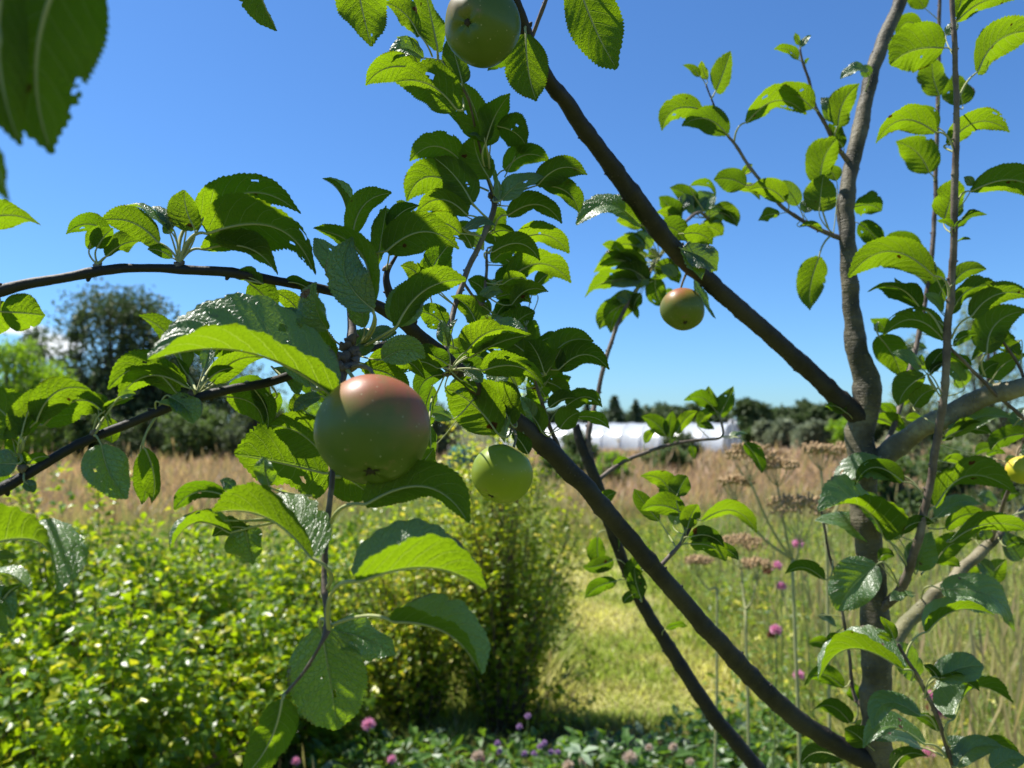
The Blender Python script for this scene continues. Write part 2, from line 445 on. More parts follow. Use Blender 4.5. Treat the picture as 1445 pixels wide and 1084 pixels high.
for key, (pts, mk) in BR.items():
    ctl = []
    for (x, y, d, w) in pts:
        q = P(x, y, d); ctl.append((q.x, q.y, q.z, w * {'T': .93, 'B': .92, 'W': .85}[mk] * d / FPX / 2))
    C = catmull(ctl, 10)
    for c in C:
        a = proj(c[:3]); SAMP.append((a[0], a[1], a[2], key))
    # resample finer + node swellings
    rad = C[:, 3].copy()
    rng = random.Random(key)
    mb = MB()
    ln = np.concatenate([[0], np.cumsum(np.linalg.norm(np.diff(C[:, :3], axis=0), axis=1))])
    step = {'T': .06, 'B': .045, 'W': .028}[mk]
    s = step
    knobs = []
    while s < ln[-1]:
        i = int(np.searchsorted(ln, s)); i = min(i, len(C) - 2)
        rad *= 1 + (0.13 if mk != 'T' else .08) * np.exp(-((ln - s) / (0.004 if mk != 'T' else .008)) ** 2)
        knobs.append(i)
        s += step * rng.uniform(.6, 1.4)
    path = C[:, :3].copy()
    # slight kinks
    for i in range(len(path)):
        path[i] += np.array([noise.noise(Vector((ln[i] * 28, 5 * k, len(key)))) for k in range(3)]) * (0.0016 if mk != 'T' else .0028)
    # finer resampling for surface detail
    tgt = np.arange(0, ln[-1], 0.0022 if mk != 'T' else 0.004)
    tgt = tgt if len(tgt) < 420 else np.linspace(0, ln[-1], 420)
    fine = np.stack([np.interp(tgt, ln, path[:, k]) for k in range(3)], 1)
    fr = np.interp(tgt, ln, rad)
    V, F, UV = tube(fine, fr, 16 if mk != 'W' else 10, rough={'T': .13, 'B': .075, 'W': .08}[mk], seed=len(key) * 3.1, freq={'T': 45, 'B': 80, 'W': 220}[mk])
    mb.add(V, F, 0, UV)
    for i in knobs:
        tdir = C[min(i + 1, len(C) - 1), :3] - C[i, :3]
        side = unit(np.cross(tdir, rng.choice([(0, 1, .2), (.3, .8, .5), (0, -1, .4), (.2, -1, -.3)]))[None])[0] * rng.choice([-1, 1])
        dd = unit((side + .5 * unit(tdir[None])[0])[None])[0]
        r = rad[i]
        knob(mb, path[i] + side * r * .75, dd, min(r * .45, .0026) * rng.uniform(.6, 1.0))
    o = mb.build('trunk' if key == 'trunk' else 'branch', M_LIMB_SUNLIT if key in 'EF' else MATS[mk], tree, TREE_BASE)
mb = MB()
rk = random.Random(3)
for (x, y, d, r) in [(488,492,.525,.0042),(497,500,.52,.0038),(484,508,.515,.0045),(499,512,.515,.0036),(490,520,.512,.0044),(481,520,.51,.0034),(494,482,.53,.004),(504,502,.52,.003),
                     (497,438,.55,.0035),(492,432,.55,.003),(507,386,.58,.0028),(512,392,.58,.0028),(640,522,.63,.004),(632,527,.63,.0036),(700,285,.72,.0045),(693,278,.72,.0036),
                     (253,374,.51,.003),(138,376,.5,.003),(275,556,.49,.003),(131,612,.47,.0026),(36,662,.455,.0034),(547,378,.6,.0026),(628,470,.66,.003),(723,600,.72,.0036)]:
    mb = MB()
    for q in range(3):
        knob(mb, P(x + rk.uniform(-1.5, 1.5), y + rk.uniform(-1.5, 1.5), d), Vector((rk.uniform(-1, 1), rk.uniform(-.8, .4), rk.uniform(-.4, 1))).normalized(), r * rk.uniform(.55, .9))
    mb.build('spur', M_TWIG, tree, TREE_BASE)
SAMPA = np.array([s[:3] for s in SAMP])

def attach(x, y, maxd=1e9):
    d = np.hypot(SAMPA[:, 0] - x, SAMPA[:, 1] - y)
    i = int(d.argmin())
    return SAMPA[i], d[i]

def leaf_geo(B, T, n, wnat, bow, bowdir, fold, curl, arch, wave, seed, hi=True, holes=(), twist=0.0, pet=None):
    """blade from base B to tip T, n = upper side normal. returns arrays"""
    B = np.array(B); T = np.array(T); n = np.array(n)
    ch = T - B; L = np.linalg.norm(ch); t0 = ch / L
    rows, cols = (52, 9) if hi else (30, 5)
    bowv = np.array(bowdir)
    vs = np.linspace(0.0, 1.0, rows + 1)
    def mid(v):
        k = 4 * v * (1 - v) * (1 + .25 * (v - .5))
        return B + ch * v + bowv * (bow * L * k) + n * (arch * L * k)
    rng = random.Random(seed)
    ph = [rng.uniform(0, 6.28) for _ in range(6)]
    nteeth = rows / 2
    asym = rng.uniform(-.10, .10)
    ea, eb = rng.uniform(.44, .62), rng.uniform(.62, .92)
    pk = ea / (ea + eb); norm = pk ** ea * (1 - pk) ** eb
    nbite = rng.choice([0, 0, 0, 1, 1, 2]) if hi else 0
    bites = [(rng.choice([-1, 1]), rng.uniform(.2, .9), rng.uniform(.015, .045), rng.uniform(.06, .20)) for _ in range(nbite)]
    V, UV = [], []
    for i, v in enumerate(vs):
        c = mid(v)
        tg = mid(min(1, v + .02)) - mid(max(0, v - .02)); tg /= np.linalg.norm(tg)
        nn = n - tg * n.dot(tg); nn /= np.linalg.norm(nn)
        x = np.cross(tg, nn)
        tw = twist * (v - .3)
        x, nn = x * math.cos(tw) + nn * math.sin(tw), nn * math.cos(tw) - x * math.sin(tw)
        vv = min(max(v, 0.012), 1.0)
        hw = (vv ** ea) * ((1 - vv) ** eb) / norm * .5 if vv < 1 else 0
        if vv > .84: hw *= 1 - .38 * ((vv - .84) / .16)
        hw = hw * wnat
        for j in range(-cols, cols + 1):
            u = j / cols; a = abs(u)
            w = hw * (1 + asym * (1 if u > 0 else -1))
            for (bs, bv, bw_, bd) in bites:
                if bs * u > 0: w *= 1 - bd * math.exp(-((v - bv) / bw_) ** 2)
            ext = 0
            if j in (-cols, cols) and 0 < i < rows:
                ext = (.017 if i % 2 else -.012) * wnat * (.5 + .5 * math.sin(math.pi * v)) * (.7 + .6 * rng.random())
            # rotate the half up by fold, curling back outwards
            nseg = 6
            sx = sn = 0.0
            for q in range(nseg):
                uu = a * (q + .5) / nseg
                ang = fold * min(1, uu * 5) - curl * uu ** 1.5
                sx += math.cos(ang) * a / nseg; sn += math.sin(ang) * a / nseg
            # puckered between the side veins + wavy margin
            tt = v * 8 - a ** 1.25 * 2.1
            puck = .011 * wnat * math.sin(2 * math.pi * tt + math.pi) * (a * 2.2 if a < .45 else 1) * math.sin(math.pi * v) ** .5
            wv = wave * wnat * a * a * math.sin(v * 9 + ph[0 if u > 0 else 1]) * math.sin(math.pi * v)
            rib = -.012 * wnat * math.exp(-(a / .08) ** 2)
            p = c + x * ((sx * w + ext) * (1 if u >= 0 else -1)) + nn * (sn * w + puck + wv + rib)
            if ext > 0: p = p + tg * (L / rows * .55)
            V.append(p); UV.append((u * .5 + .5, v))
    nc = 2 * cols + 1
    V = np.array(V); UVa = np.array(UV)
    F = []
    hl = [(hu, hv, hr) for (hu, hv, hr) in holes]
    def inhole(u, v):
        for (hu, hv, hr) in hl:
            if ((u - hu) * .62) ** 2 + (v - hv) ** 2 < (hr * (1 + .25 * math.sin(5 * math.atan2(v - hv, u - hu) + hu * 9))) ** 2: return True
        return False
    for i in range(rows):
        for j in range(nc - 1):
            cu = (j + .5 - cols) / cols; cv = (i + .5) / rows
            if hl and inhole(cu, cv): continue
            a = i * nc + j
            F.append((a, a + 1, a + nc + 1, a + nc))
    return V, F, UVa

LEAVES = []      # finished leaf meshes with their size in the photo
def add_leaf(bx, by, tx, ty, w, face='u', d=None, node=None, bow=None, fold=.28, curl=.3, dd=None, roll=None, arch=None,
             holes=(), wave=.05, flip=False, twist=None, dn=None, wr=None, ddb=0.0):
    seed = int(bx * 7 + by * 131 + tx * 3 + len(LEAVES))
    rng = random.Random(seed)
    sx, sy, sd = 0, 0, 0
    if node is not None:
        s, dist = attach(*node); nd = s[2]
    else:
        s, dist = attach(bx, by); node = (s[0], s[1]); nd = s[2]
    if d is None: d = nd + (dn or 0)
    if dn is None and d is not None: pass
    Lpx = math.hypot(tx - bx, ty - by)
    L0 = Lpx * d / FPX
    vleaf = False
    if face == 'v':
        face = 't'
        roll = roll if roll and roll > 70 else 80; fold = .74; curl = .12; vleaf = True
        if dd is None or abs(dd) <= .15: dd = rng.choice([-.35, .35])
    if dd is None: dd = rng.uniform(-.22, .22)
    B = P(bx, by, d + ddb); T = P(tx, ty, max(.1, d + ddb + dd * L0))
    L = (T - B).length
    wreal = w * d / FPX
    ratio = wr or (.74 if vleaf else .54)
    wnat = max(ratio * L, wreal * 1.04)
    if roll is None:
        roll = math.degrees(math.acos(max(.12, min(1, wreal / wnat))))
        if face == 'u' and roll < 34:
            roll = max(roll, rng.choice([8, 12, 20, 30, 34])); wnat = max(wnat, wreal)
    ax = (T - B).normalized()
    view = (((B + T) / 2) - CAM).normalized()
    toward = (-view - ax * (-view).dot(ax)).normalized()
    pu = ax.cross(toward).normalized()
    ref = Vector((-.35, 0, .9))
    if pu.dot(ref) < 0: pu = -pu
    base = toward if face == 't' else -toward
    r = R(roll)
    n = base * math.cos(r) + pu * (math.sin(r) * (-1 if flip else 1))
    if bow is None: bow = .1 if abs(ax.z) < .75 else .04 * rng.choice([-1, 1])
    if arch is None: arch = .05
    if twist is None: twist = rng.uniform(-.35, .35)
    if vleaf: twist = 0
    if not holes and Lpx > 34 and rng.random() < .30:
        holes = [(rng.choice([-1, 1]) * rng.uniform(.25, 1.0), rng.uniform(.2, .85), rng.uniform(.018, .05)) for _ in range(rng.choice([1, 1, 2, 3]))]
    wnat *= rng.uniform(.86, 1.08)
    if not vleaf:
        fold += rng.uniform(-.12, .15); curl += rng.uniform(-.2, .3); wave *= rng.uniform(.5, 2.4)
    V, F, UV = leaf_geo(B, T, n, wnat, bow, pu, fold + rng.uniform(-.06, .06), curl, arch, wave, seed, hi=Lpx > 38, holes=holes, twist=twist)
    mb = MB()
    mb.add(V, F, 0, UV)
    # midrib + petiole as one fine tapering stalk
    N0 = P(node[0], node[1], nd)
    pl = (N0 - B).length
    ctrlp = B - ax * min(pl * .5, .25 * L)
    rp = max(.00055, min(.0011, L * .016))
    path = []
    for k in range(9):
        q = k / 8
        path.append(np.array(N0 * (1 - q) ** 2 + ctrlp * 2 * q * (1 - q) + B * q * q))
    rr = [rp * (1.25 - .35 * k / 8) for k in range(9)]
    rows = 52 if Lpx > 38 else 30
    cols = 9 if Lpx > 38 else 5
    nc = 2 * cols + 1
    Va = np.array(V)
    nn = np.array(n)
    for i in range(2, rows, 3):
        path.append(Va[i * nc + cols] - nn * rp * .55)
        rr.append(rp * .8 * (1 - i / rows) + .0001)
    Vp, Fp, UVp = tube(path, rr, 6, cap=False)
    mb.add(Vp, Fp, 1, UVp)
    vis = max(w, 8) * Lpx
    cx, cy = (bx + tx) / 2, (by + ty) / 2
    if not (-30 < cx < 1475 and -20 < cy < 1104): vis *= .05
    LEAVES.append((vis, mb))

L = add_leaf
# ---- top left, close to the lens
L(112,-80,74,218,100,'u',node=(20,-70),d=.262,bow=.12,fold=.75,curl=.5,dd=.1,wave=.16,flip=True,roll=8,wr=.50,holes=((.9,.66,.05),(1,.8,.04)))
L(40,-60,20,150,90,'u',node=(20,-70),d=.28,bow=.05,dd=.1,roll=20,flip=True)
L(-25,-55,52,55,70,'u',node=(20,-70),d=.285,bow=.0,fold=.2,dd=0)
L(10,-60,30,206,70,'u',node=(-20,-60),d=.25,bow=.08,fold=.6,dd=.1,flip=True,roll=10,wr=.3)
L(-2,50,14,285,50,'u',node=(-60,120),d=.24,bow=.05,fold=.5)
L(352,-70,391,44,46,'u',node=(400,-60),d=.55,bow=.02,fold=.75,curl=.1,holes=((.4,.78,.02),))
L(-45,322,58,318,42,'u',d=.46,node=(-70,300),bow=.12)
# ---- left upper arching branch
def shade(px, py, d, dist, size, seed):
    """an unseen leaf added further up towards the sun, out of the frame, to shade the one at px,py"""
    c = P(px, py, d) + SUN_DIR * dist
    rng = random.Random(seed)
    ax = SUN_DIR.cross(Vector((rng.uniform(-1, 1), rng.uniform(-1, 1), rng.uniform(-.3, .3)))).normalized()
    V, F, UV = leaf_geo(c - ax * size / 2, c + ax * size / 2, SUN_DIR, size * .66, .03, ax.cross(SUN_DIR), .2, .3, .05, .06, seed)
    mb = MB(); mb.add(V, F, 0, UV); LEAVES.append((1, mb))
for k, (a_, b_) in enumerate([(20, 40), (90, 60), (60, 130), (100, 110), (60, 190), (0, 150)]):  # unseen leaves added to keep the sun off the top left leaves
    shade(a_, b_, .262, .10 + .02 * k, .05, k)
for k, (a_, b_, d_) in enumerate([(500, 340, .5), (520, 400, .5), (560, 420, .53), (440, 440, .5), (590, 380, .56)]):  # leaves added out of view to darken the spur cluster
    shade(a_, b_, d_, .30 + .02 * k, .075, 40 + k)
for k, (a_, b_, d_) in enumerate([(690, 150, .7), (700, 230, .7), (650, 240, .7), (760, 260, .7), (700, 420, .75), (760, 500, .75), (790, 540, .75)]):  # more out-of-view leaves, added to shade the centre clusters
    shade(a_, b_, d_, .42 + .03 * k, .08, 60 + k)
n=(253,372)
L(225,343,139,312,40,'u',node=n,bow=.12,fold=.2,roll=35)
L(160,335,93,331,30,'u',node=(140,372),bow=.22,dn=.01)
L(137,350,160,322,30,'u',node=(138,374),bow=.05,fold=.6)
L(150,362,199,340,24,'u',node=(138,374),bow=.08,wave=.15)
L(126,352,140,318,20,'u',node=(138,374))
L(238,325,176,290,22,'t',node=n,fold=.4,roll=70)
L(243,322,214,292,26,'t',node=n,roll=40)
L(275,325,260,268,52,'u',node=n,bow=.05,fold=.55)
L(283,312,425,302,58,'u',node=n,bow=.22,dn=.02,dd=.1,fold=.15)
L(292,330,446,388,66,'u',node=n,bow=.22,dd=-.1,fold=.12,curl=.35)
L(285,352,392,388,30,'u',node=n,bow=.16,dn=.01)
L(243,364,208,352,20,'u',node=n)
L(262,322,252,300,18,'t',node=n); L(240,330,230,316,14,'t',node=n)
L(300,300,345,290,22,'t',node=n,dn=.01,roll=60)
L(370,400,330,392,26,'u',node=(345,395)); L(352,400,388,440,46,'u',node=(330,390),bow=.05,dn=.02)
L(402,398,440,412,22,'u',node=(395,400))
L(2,440,64,445,66,'u',node=(0,414),bow=.0,dd=.3,fold=.2); L(0,425,-8,475,50,'u',node=(-10,415))
# ---- spur cluster above the big apple
n=(497,497)
L(462,465,447,398,60,'t',node=n,bow=.1,fold=.7,curl=.6,wave=.14,d=.5,roll=38)      # crinkled silver leaf
L(440,478,388,436,36,'t',node=n,wave=.12,d=.51,roll=50)
L(488,390,443,336,44,'t',node=(497,440),bow=.0,wave=.13,d=.54,fold=.2)
L(527,437,498,335,62,'t',node=n,bow=.22,fold=.3,d=.5,roll=4)
L(524,436,442,322,26,'u',node=n,bow=.2,fold=.3,d=.505,roll=72)
L(514,462,500,395,34,'t',node=n,d=.53,fold=.7)
L(558,462,658,395,50,'u',node=n,bow=.14,d=.515,fold=.3,curl=.5)
L(562,460,595,395,50,'t',node=n,d=.53,bow=.05,roll=5)
L(545,355,648,352,54,'u',node=(530,372),bow=.24,d=.56,fold=.22)
L(530,378,545,290,22,'u',node=(520,425),d=.57)
L(497,335,553,272,38,'u',node=(490,380),bow=.18,d=.56)
L(490,296,455,252,32,'v',node=(497,320),d=.58)
L(500,368,443,322,20,'u',node=(500,420),d=.57)
L(548,322,592,290,24,'u',node=(520,350),bow=.1,d=.57); L(552,318,536,296,22,'t',node=(545,385),d=.58,fold=.3)
L(475,560,208,508,72,'v',node=(484,515),bow=.11,fold=1.0,curl=.5,d=.46,roll=70.5,dd=-.36,wave=.04)     # big long leaf, silver top half
L(440,545,330,450,60,'t',node=(484,515),bow=.12,d=.5,roll=45,fold=.15)
L(466,520,420,450,52,'u',node=(490,505),d=.53,roll=20)
L(490,500,560,470,34,'t',node=n,d=.55,bow=.1)
L(540,508,600,505,44,'t',node=(500,500),d=.52,bow=.2,roll=5,holes=((.3,.6,.03),))
L(495,508,440,560,30,'t',node=(484,520),d=.55,bow=.1,roll=50)
L(510,520,575,560,40,'u',node=(495,510),d=.56,bow=.15)
L(520,515,600,535,36,'u',node=(495,510),d=.58,bow=.2)
L(430,455,385,412,30,'u',node=(450,407),d=.57)
L(442,520,392,512,26,'t',node=(484,515),d=.54)
# behind, bright ones left of the spur
n=(275,560)
L(262,525,195,445,40,'u',node=n,bow=.1,fold=.3,d=.52)
L(300,505,264,440,50,'u',node=n,d=.53,fold=.3)
L(325,515,350,438,30,'u',node=n,d=.54); L(310,505,382,452,34,'u',node=n,d=.55)
L(250,555,152,550,44,'u',node=n,bow=.35,fold=.25,d=.49,holes=((.2,.4,.06),(-.3,.5,.04)))
L(262,545,190,528,34,'u',node=n,bow=.15,d=.5); L(268,548,168,562,28,'u',node=n,bow=.2,d=.485,holes=((.1,.35,.025),))
L(300,540,372,505,34,'u',node=n,bow=.15,d=.51); L(288,520,300,478,18,'t',node=n,d=.5)
L(320,560,372,600,44,'u',node=(340,548),bow=.2,d=.53)
L(355,545,378,606,30,'u',node=(340,548),bow=.1,d=.53)
L(295,535,330,520,18,'u',node=n); L(265,530,250,505,14,'u',node=n)
L(385,520,420,560,30,'t',node=(400,533),d=.53,roll=50); L(420,540,470,575,30,'u',node=(400,533),d=.56)
L(240,560,272,598,36,'t',node=(222,582),bow=.1,d=.48,roll=30); L(225,568,265,596,20,'t',node=(222,585),roll=60,d=.475,fold=.5)
L(255,570,280,592,22,'t',node=(245,575),d=.5)
# left lower branch
n=(28,640)
L(27,615,-40,560,70,'u',node=n,d=.45,fold=.3); L(30,615,62,545,44,'u',node=n,d=.45,fold=.5,bow=.05)
L(52,595,128,550,46,'u',node=n,bow=.22,d=.455,fold=.2)
L(62,600,158,598,40,'u',node=n,bow=.3,d=.47,fold=.2)
L(140,592,122,558,36,'u',node=(131,616),d=.465,roll=50,bow=.1,dd=.5); L(145,582,190,562,22,'u',node=(131,616),d=.465,roll=65,bow=.1)
L(170,560,192,556,14,'t',node=(135,610),d=.46)
L(150,590,158,625,30,'u',node=(131,616),d=.49)
L(143,628,180,704,58,'t',node=(133,616),bow=-.08,fold=.35,curl=.5,d=.455,roll=12)
L(203,632,214,710,36,'u',node=(222,586),bow=-.12,fold=.6,d=.47,roll=35,holes=())
L(198,640,200,712,26,'u',node=(222,586),bow=-.12,d=.48)
L(24,655,-22,665,36,'t',node=n,d=.45); L(26,640,38,655,20,'u',node=n)
L(12,670,-26,690,40,'u',node=n,d=.46); L(35,680,48,695,18,'t',node=(35,665),d=.45)
L(38,655,70,645,16,'u',node=n); L(22,640,10,600,20,'u',node=n); L(30,632,0,612,14,'u',node=n)
L(18,650,-6,640,16,'t',node=n)
# bottom left corner
L(-40,775,80,838,42,'v',node=(-30,830),bow=.25,roll=62,d=.4)
L(-30,800,24,788,24,'t',node=(-30,830),d=.4,roll=60); L(-30,812,45,835,20,'t',node=(-30,830),bow=.1,d=.41,roll=70)
L(-20,830,18,875,34,'t',node=(-30,830),d=.4,roll=20); L(-25,850,10,895,26,'t',node=(-30,830),d=.4)
L(5,845,30,826,16,'u',node=(-30,830),d=.4)
# ---- hanging shoot under the big apple
L(464,668,330,640,128,'u',node=(466,672),bow=-.02,fold=.10,curl=.25,d=.54,dd=.3,roll=40)      # big bright leaf left of apple
L(455,640,380,600,70,'u',node=(468,675),d=.51,fold=.1,roll=35)
L(452,560,415,580,22,'t',node=(474,600),d=.5); L(430,580,415,556,34,'u',node=(474,600),d=.505)
L(442,788,300,722,74,'v',node=(462,830),bow=.10,d=.415,dd=.3,wave=.03,twist=.05,wr=.8)
L(380,685,372,644,30,'t',node=(440,700),d=.455,roll=15,wave=.14)
L(320,700,246,720,34,'u',node=(400,720),d=.45,bow=.2,roll=45,dd=-.2); L(325,752,241,775,44,'v',node=(400,735),d=.44,bow=.3)
L(330,690,310,678,22,'t',node=(400,720),d=.45); L(300,735,262,735,26,'t',node=(400,735),d=.44,roll=60)
L(345,742,357,796,58,'t',node=(400,735),d=.45,bow=0,wave=.13,roll=15,fold=.3)
L(350,745,300,757,30,'u',node=(400,735),d=.445,wave=.1)
L(515,712,662,738,60,'u',node=(467,738),bow=.24,fold=.5,d=.435,roll=38,dd=.1)
L(468,660,525,700,60,'u',node=(469,655),d=.5,bow=0)
L(502,820,686,832,86,'v',node=(464,888),bow=.10,d=.372,dd=.25,wave=.03,twist=.05,wr=.92)
L(552,876,680,952,46,'v',node=(464,884),bow=.12,fold=.9,curl=.3,roll=72,d=.4,dd=-.1,twist=.2)
L(452,885,475,1030,104,'t',node=(464,880),bow=-.02,fold=.35,d=.44,dd=.1,roll=10,holes=((.12,.45,.035),(-.05,.62,.035)))
L(470,890,557,925,62,'t',node=(464,880),bow=.05,fold=.3,d=.445,roll=25,wave=.1)
L(398,988,340,1100,62,'u',node=(400,983),bow=-.1,fold=.5,d=.41,roll=10,dd=0)
L(590,660,612,632,30,'u',node=(610,600),d=.56); L(560,690,606,655,40,'u',node=(600,600),d=.55,bow=.1)
L(606,600,608,680,28,'u',node=(610,560),d=.58)
# ---- top cluster by the top apple
n=(622,85)
L(500,-40,524,66,78,'u',node=(540,-70),d=.56,fold=.2,bow=0,holes=((.3,.82,.02),))
L(592,50,542,3,32,'u',node=(610,80),bow=.08,d=.65)
L(617,72,596,-25,40,'u',node=(618,82),d=.655,fold=.4)
L(597,82,547,80,32,'t',node=n,bow=.2,d=.66,roll=50); L(590,90,560,52,26,'u',node=n,d=.67)
L(585,96,516,121,42,'u',node=n,bow=.15,d=.66)
L(645,155,558,116,64,'u',node=(640,110),bow=.15,d=.64,fold=.15,holes=((-.35,.55,.06),))
L(652,118,632,52,40,'u',node=n,d=.66); L(628,150,600,118,22,'u',node=(640,110),d=.68)
L(727,82,688,100,20,'u',node=(745,55),bow=.1,d=.7); L(705,72,728,98,18,'u',node=(745,55),d=.71)
L(742,48,757,143,64,'u',node=(742,38),bow=.04,fold=.5,d=.66,roll=5)
L(812,-35,871,97,72,'u',node=(820,-50),bow=-.04,fold=.35,d=.63,roll=8)
# ---- centre-top cluster
n=(697,278)
L(684,200,652,115,56,'u',node=(690,250),d=.69,fold=.4); L(684,205,720,132,38,'u',node=(690,250),d=.69,wave=.12)
L(702,178,742,204,54,'u',node=(690,240),d=.7,holes=((.1,.4,.03),(.4,.5,.03))); L(672,195,632,160,26,'u',node=(690,240),d=.72)
L(690,252,668,192,52,'u',node=n,d=.7,fold=.4,bow=.05); L(683,200,660,190,18,'t',node=(690,240),d=.69,roll=70)
L(655,232,578,228,40,'u',node=(680,240),bow=.28,d=.71)
L(667,287,612,222,56,'u',node=(690,310),d=.69,fold=.2,bow=.05); L(660,284,625,255,50,'u',node=(690,310),d=.71,bow=-.1,roll=40)
L(645,262,574,285,50,'u',node=(690,270),bow=.3,d=.72)
L(712,240,776,228,36,'u',node=n,bow=.2,d=.72); L(730,215,742,190,26,'u',node=(712,250),d=.72)
L(758,262,829,247,36,'u',node=(702,285),bow=.22,d=.7); L(764,262,817,300,40,'u',node=(702,285),bow=.18,d=.71)
L(708,282,768,250,34,'t',node=n,d=.69,roll=35,holes=((.2,.6,.05),)); L(706,285,698,238,20,'t',node=n,d=.695,roll=65)
L(716,304,793,316,28,'u',node=(697,326),bow=.24,d=.7,holes=()); L(730,290,776,284,26,'u',node=(702,290),d=.73)
L(700,318,716,300,34,'u',node=(695,325),d=.73,dd=.9); L(694,330,728,336,16,'u',node=(695,326),bow=.2,d=.72)
L(720,346,803,358,30,'u',node=(690,356),bow=.22,d=.73,holes=((0,.45,.05),))
L(695,356,762,368,30,'u',node=(685,365),bow=.25,d=.7)
L(660,304,588,300,34,'u',node=(688,318),bow=.25,d=.69); L(648,322,604,302,26,'u',node=(688,318),bow=.1,d=.71)
L(650,330,590,330,36,'u',node=(680,335),bow=.25,d=.66)
L(666,350,640,322,22,'u',node=(672,350),d=.7); L(680,352,660,330,22,'t',node=(680,335),d=.72)
L(605,388,640,340,34,'u',node=(640,430),d=.64,fold=.4); L(612,398,600,360,36,'u',node=(640,430),d=.66)
L(596,395,565,375,26,'u',node=(610,430),d=.66)
# right side of centre
L(715,396,806,400,40,'u',node=(688,420),bow=.25,d=.76); L(702,405,742,378,34,'u',node=(688,420),bow=.1,d=.77)
L(722,430,774,412,30,'u',node=(690,420),bow=.2,d=.75); L(700,420,750,428,28,'u',node=(686,410),bow=.15,d=.76)
L(690,420,660,395,28,'u',node=(686,410),d=.75); L(692,440,650,425,26,'u',node=(682,428),d=.74)
L(672,455,636,418,40,'u',node=(660,500),d=.68,bow=.1); L(628,460,590,440,40,'u',node=(640,490),d=.66)
L(700,345,690,310,30,'u',node=(688,350),d=.76); L(694,370,735,350,28,'u',node=(688,350),d=.76,bow=.1)
n=(636,523)
L(632,488,622,452,28,'t',node=n,d=.62,fold=.8,roll=30); L(634,488,646,450,14,'t',node=n,d=.62,fold=.8,roll=60)
L(658,496,712,464,44,'u',node=n,bow=.1,d=.615,dd=-.3,roll=25,fold=.4); L(665,500,745,470,42,'t',node=n,bow=.2,d=.63,roll=62)
L(660,505,750,472,22,'u',node=n,bow=.02,d=.625,roll=60)
L(680,523,768,548,32,'u',node=n,bow=.18,d=.60,dd=-.2)
L(655,525,680,540,26,'t',node=n,d=.62,roll=30); L(648,535,672,555,14,'u',node=n,d=.615)
L(632,515,585,500,32,'u',node=n,bow=.1,d=.61,wave=.12); L(628,528,590,560,30,'u',node=n,bow=.2,d=.63)
L(618,520,565,530,26,'u',node=n,bow=.25,d=.60); L(610,545,600,600,34,'u',node=n,d=.64)
L(702,612,628,548,80,'u',node=(722,600),bow=.08,fold=.1,d=.69,dd=-.1,roll=15,holes=((.2,.55,.02),))
L(722,600,662,540,62,'u',node=(728,592),fold=.2,d=.71,roll=20)
L(705,520,640,500,40,'u',node=(735,560),d=.73,bow=.1)
L(716,585,690,540,50,'u',node=(728,592),d=.74); L(695,545,745,500,50,'t',node=(720,590),d=.76,roll=40,bow=.1)
# K2 shoot leaves
n=(752,520)
L(738,490,725,455,36,'t',node=(742,470),d=.75); L(715,475,755,440,44,'u',node=(745,480),d=.74,bow=.1)
L(748,490,738,440,28,'u',node=(745,470),d=.78,fold=.1); L(742,480,756,452,40,'u',node=(745,480),d=.8)
L(765,524,700,475,52,'u',node=n,bow=.08,d=.73); L(768,525,745,480,46,'u',node=n,d=.72,fold=.3)
L(770,528,792,490,34,'u',node=n,d=.74); L(773,512,838,482,40,'u',node=n,bow=.2,d=.75)
L(775,500,832,478,26,'t',node=n,d=.77,roll=55); L(788,522,860,522,36,'u',node=n,bow=.28,d=.74)
L(775,540,800,560,30,'u',node=(760,555),d=.76); L(768,545,795,520,36,'u',node=(757,545),d=.77)
L(782,555,806,532,20,'u',node=(765,570),d=.8); L(786,560,800,548,18,'u',node=(765,570),d=.8)
L(775,575,814,562,26,'u',node=(768,585),bow=.1,d=.75,fold=.6); L(800,572,850,575,30,'u',node=(775,598),bow=.25,d=.77)
L(790,605,818,582,34,'u',node=(778,610),d=.76,roll=15); L(815,588,860,605,18,'u',node=(778,610),bow=.12,d=.78)
L(765,610,722,568,34,'u',node=(778,612),d=.745,fold=.5,bow=.1); L(756,600,735,560,24,'t',node=(778,612),d=.75)
L(740,575,775,560,26,'u',node=(765,570),d=.79); L(745,640,722,610,24,'u',node=(735,600),d=.72,fold=.6)
L(718,585,712,625,16,'t',node=(722,600),d=.71)
L(770,560,745,530,38,'u',node=(762,560),d=.78); L(730,545,700,510,44,'u',node=(757,545),d=.77)
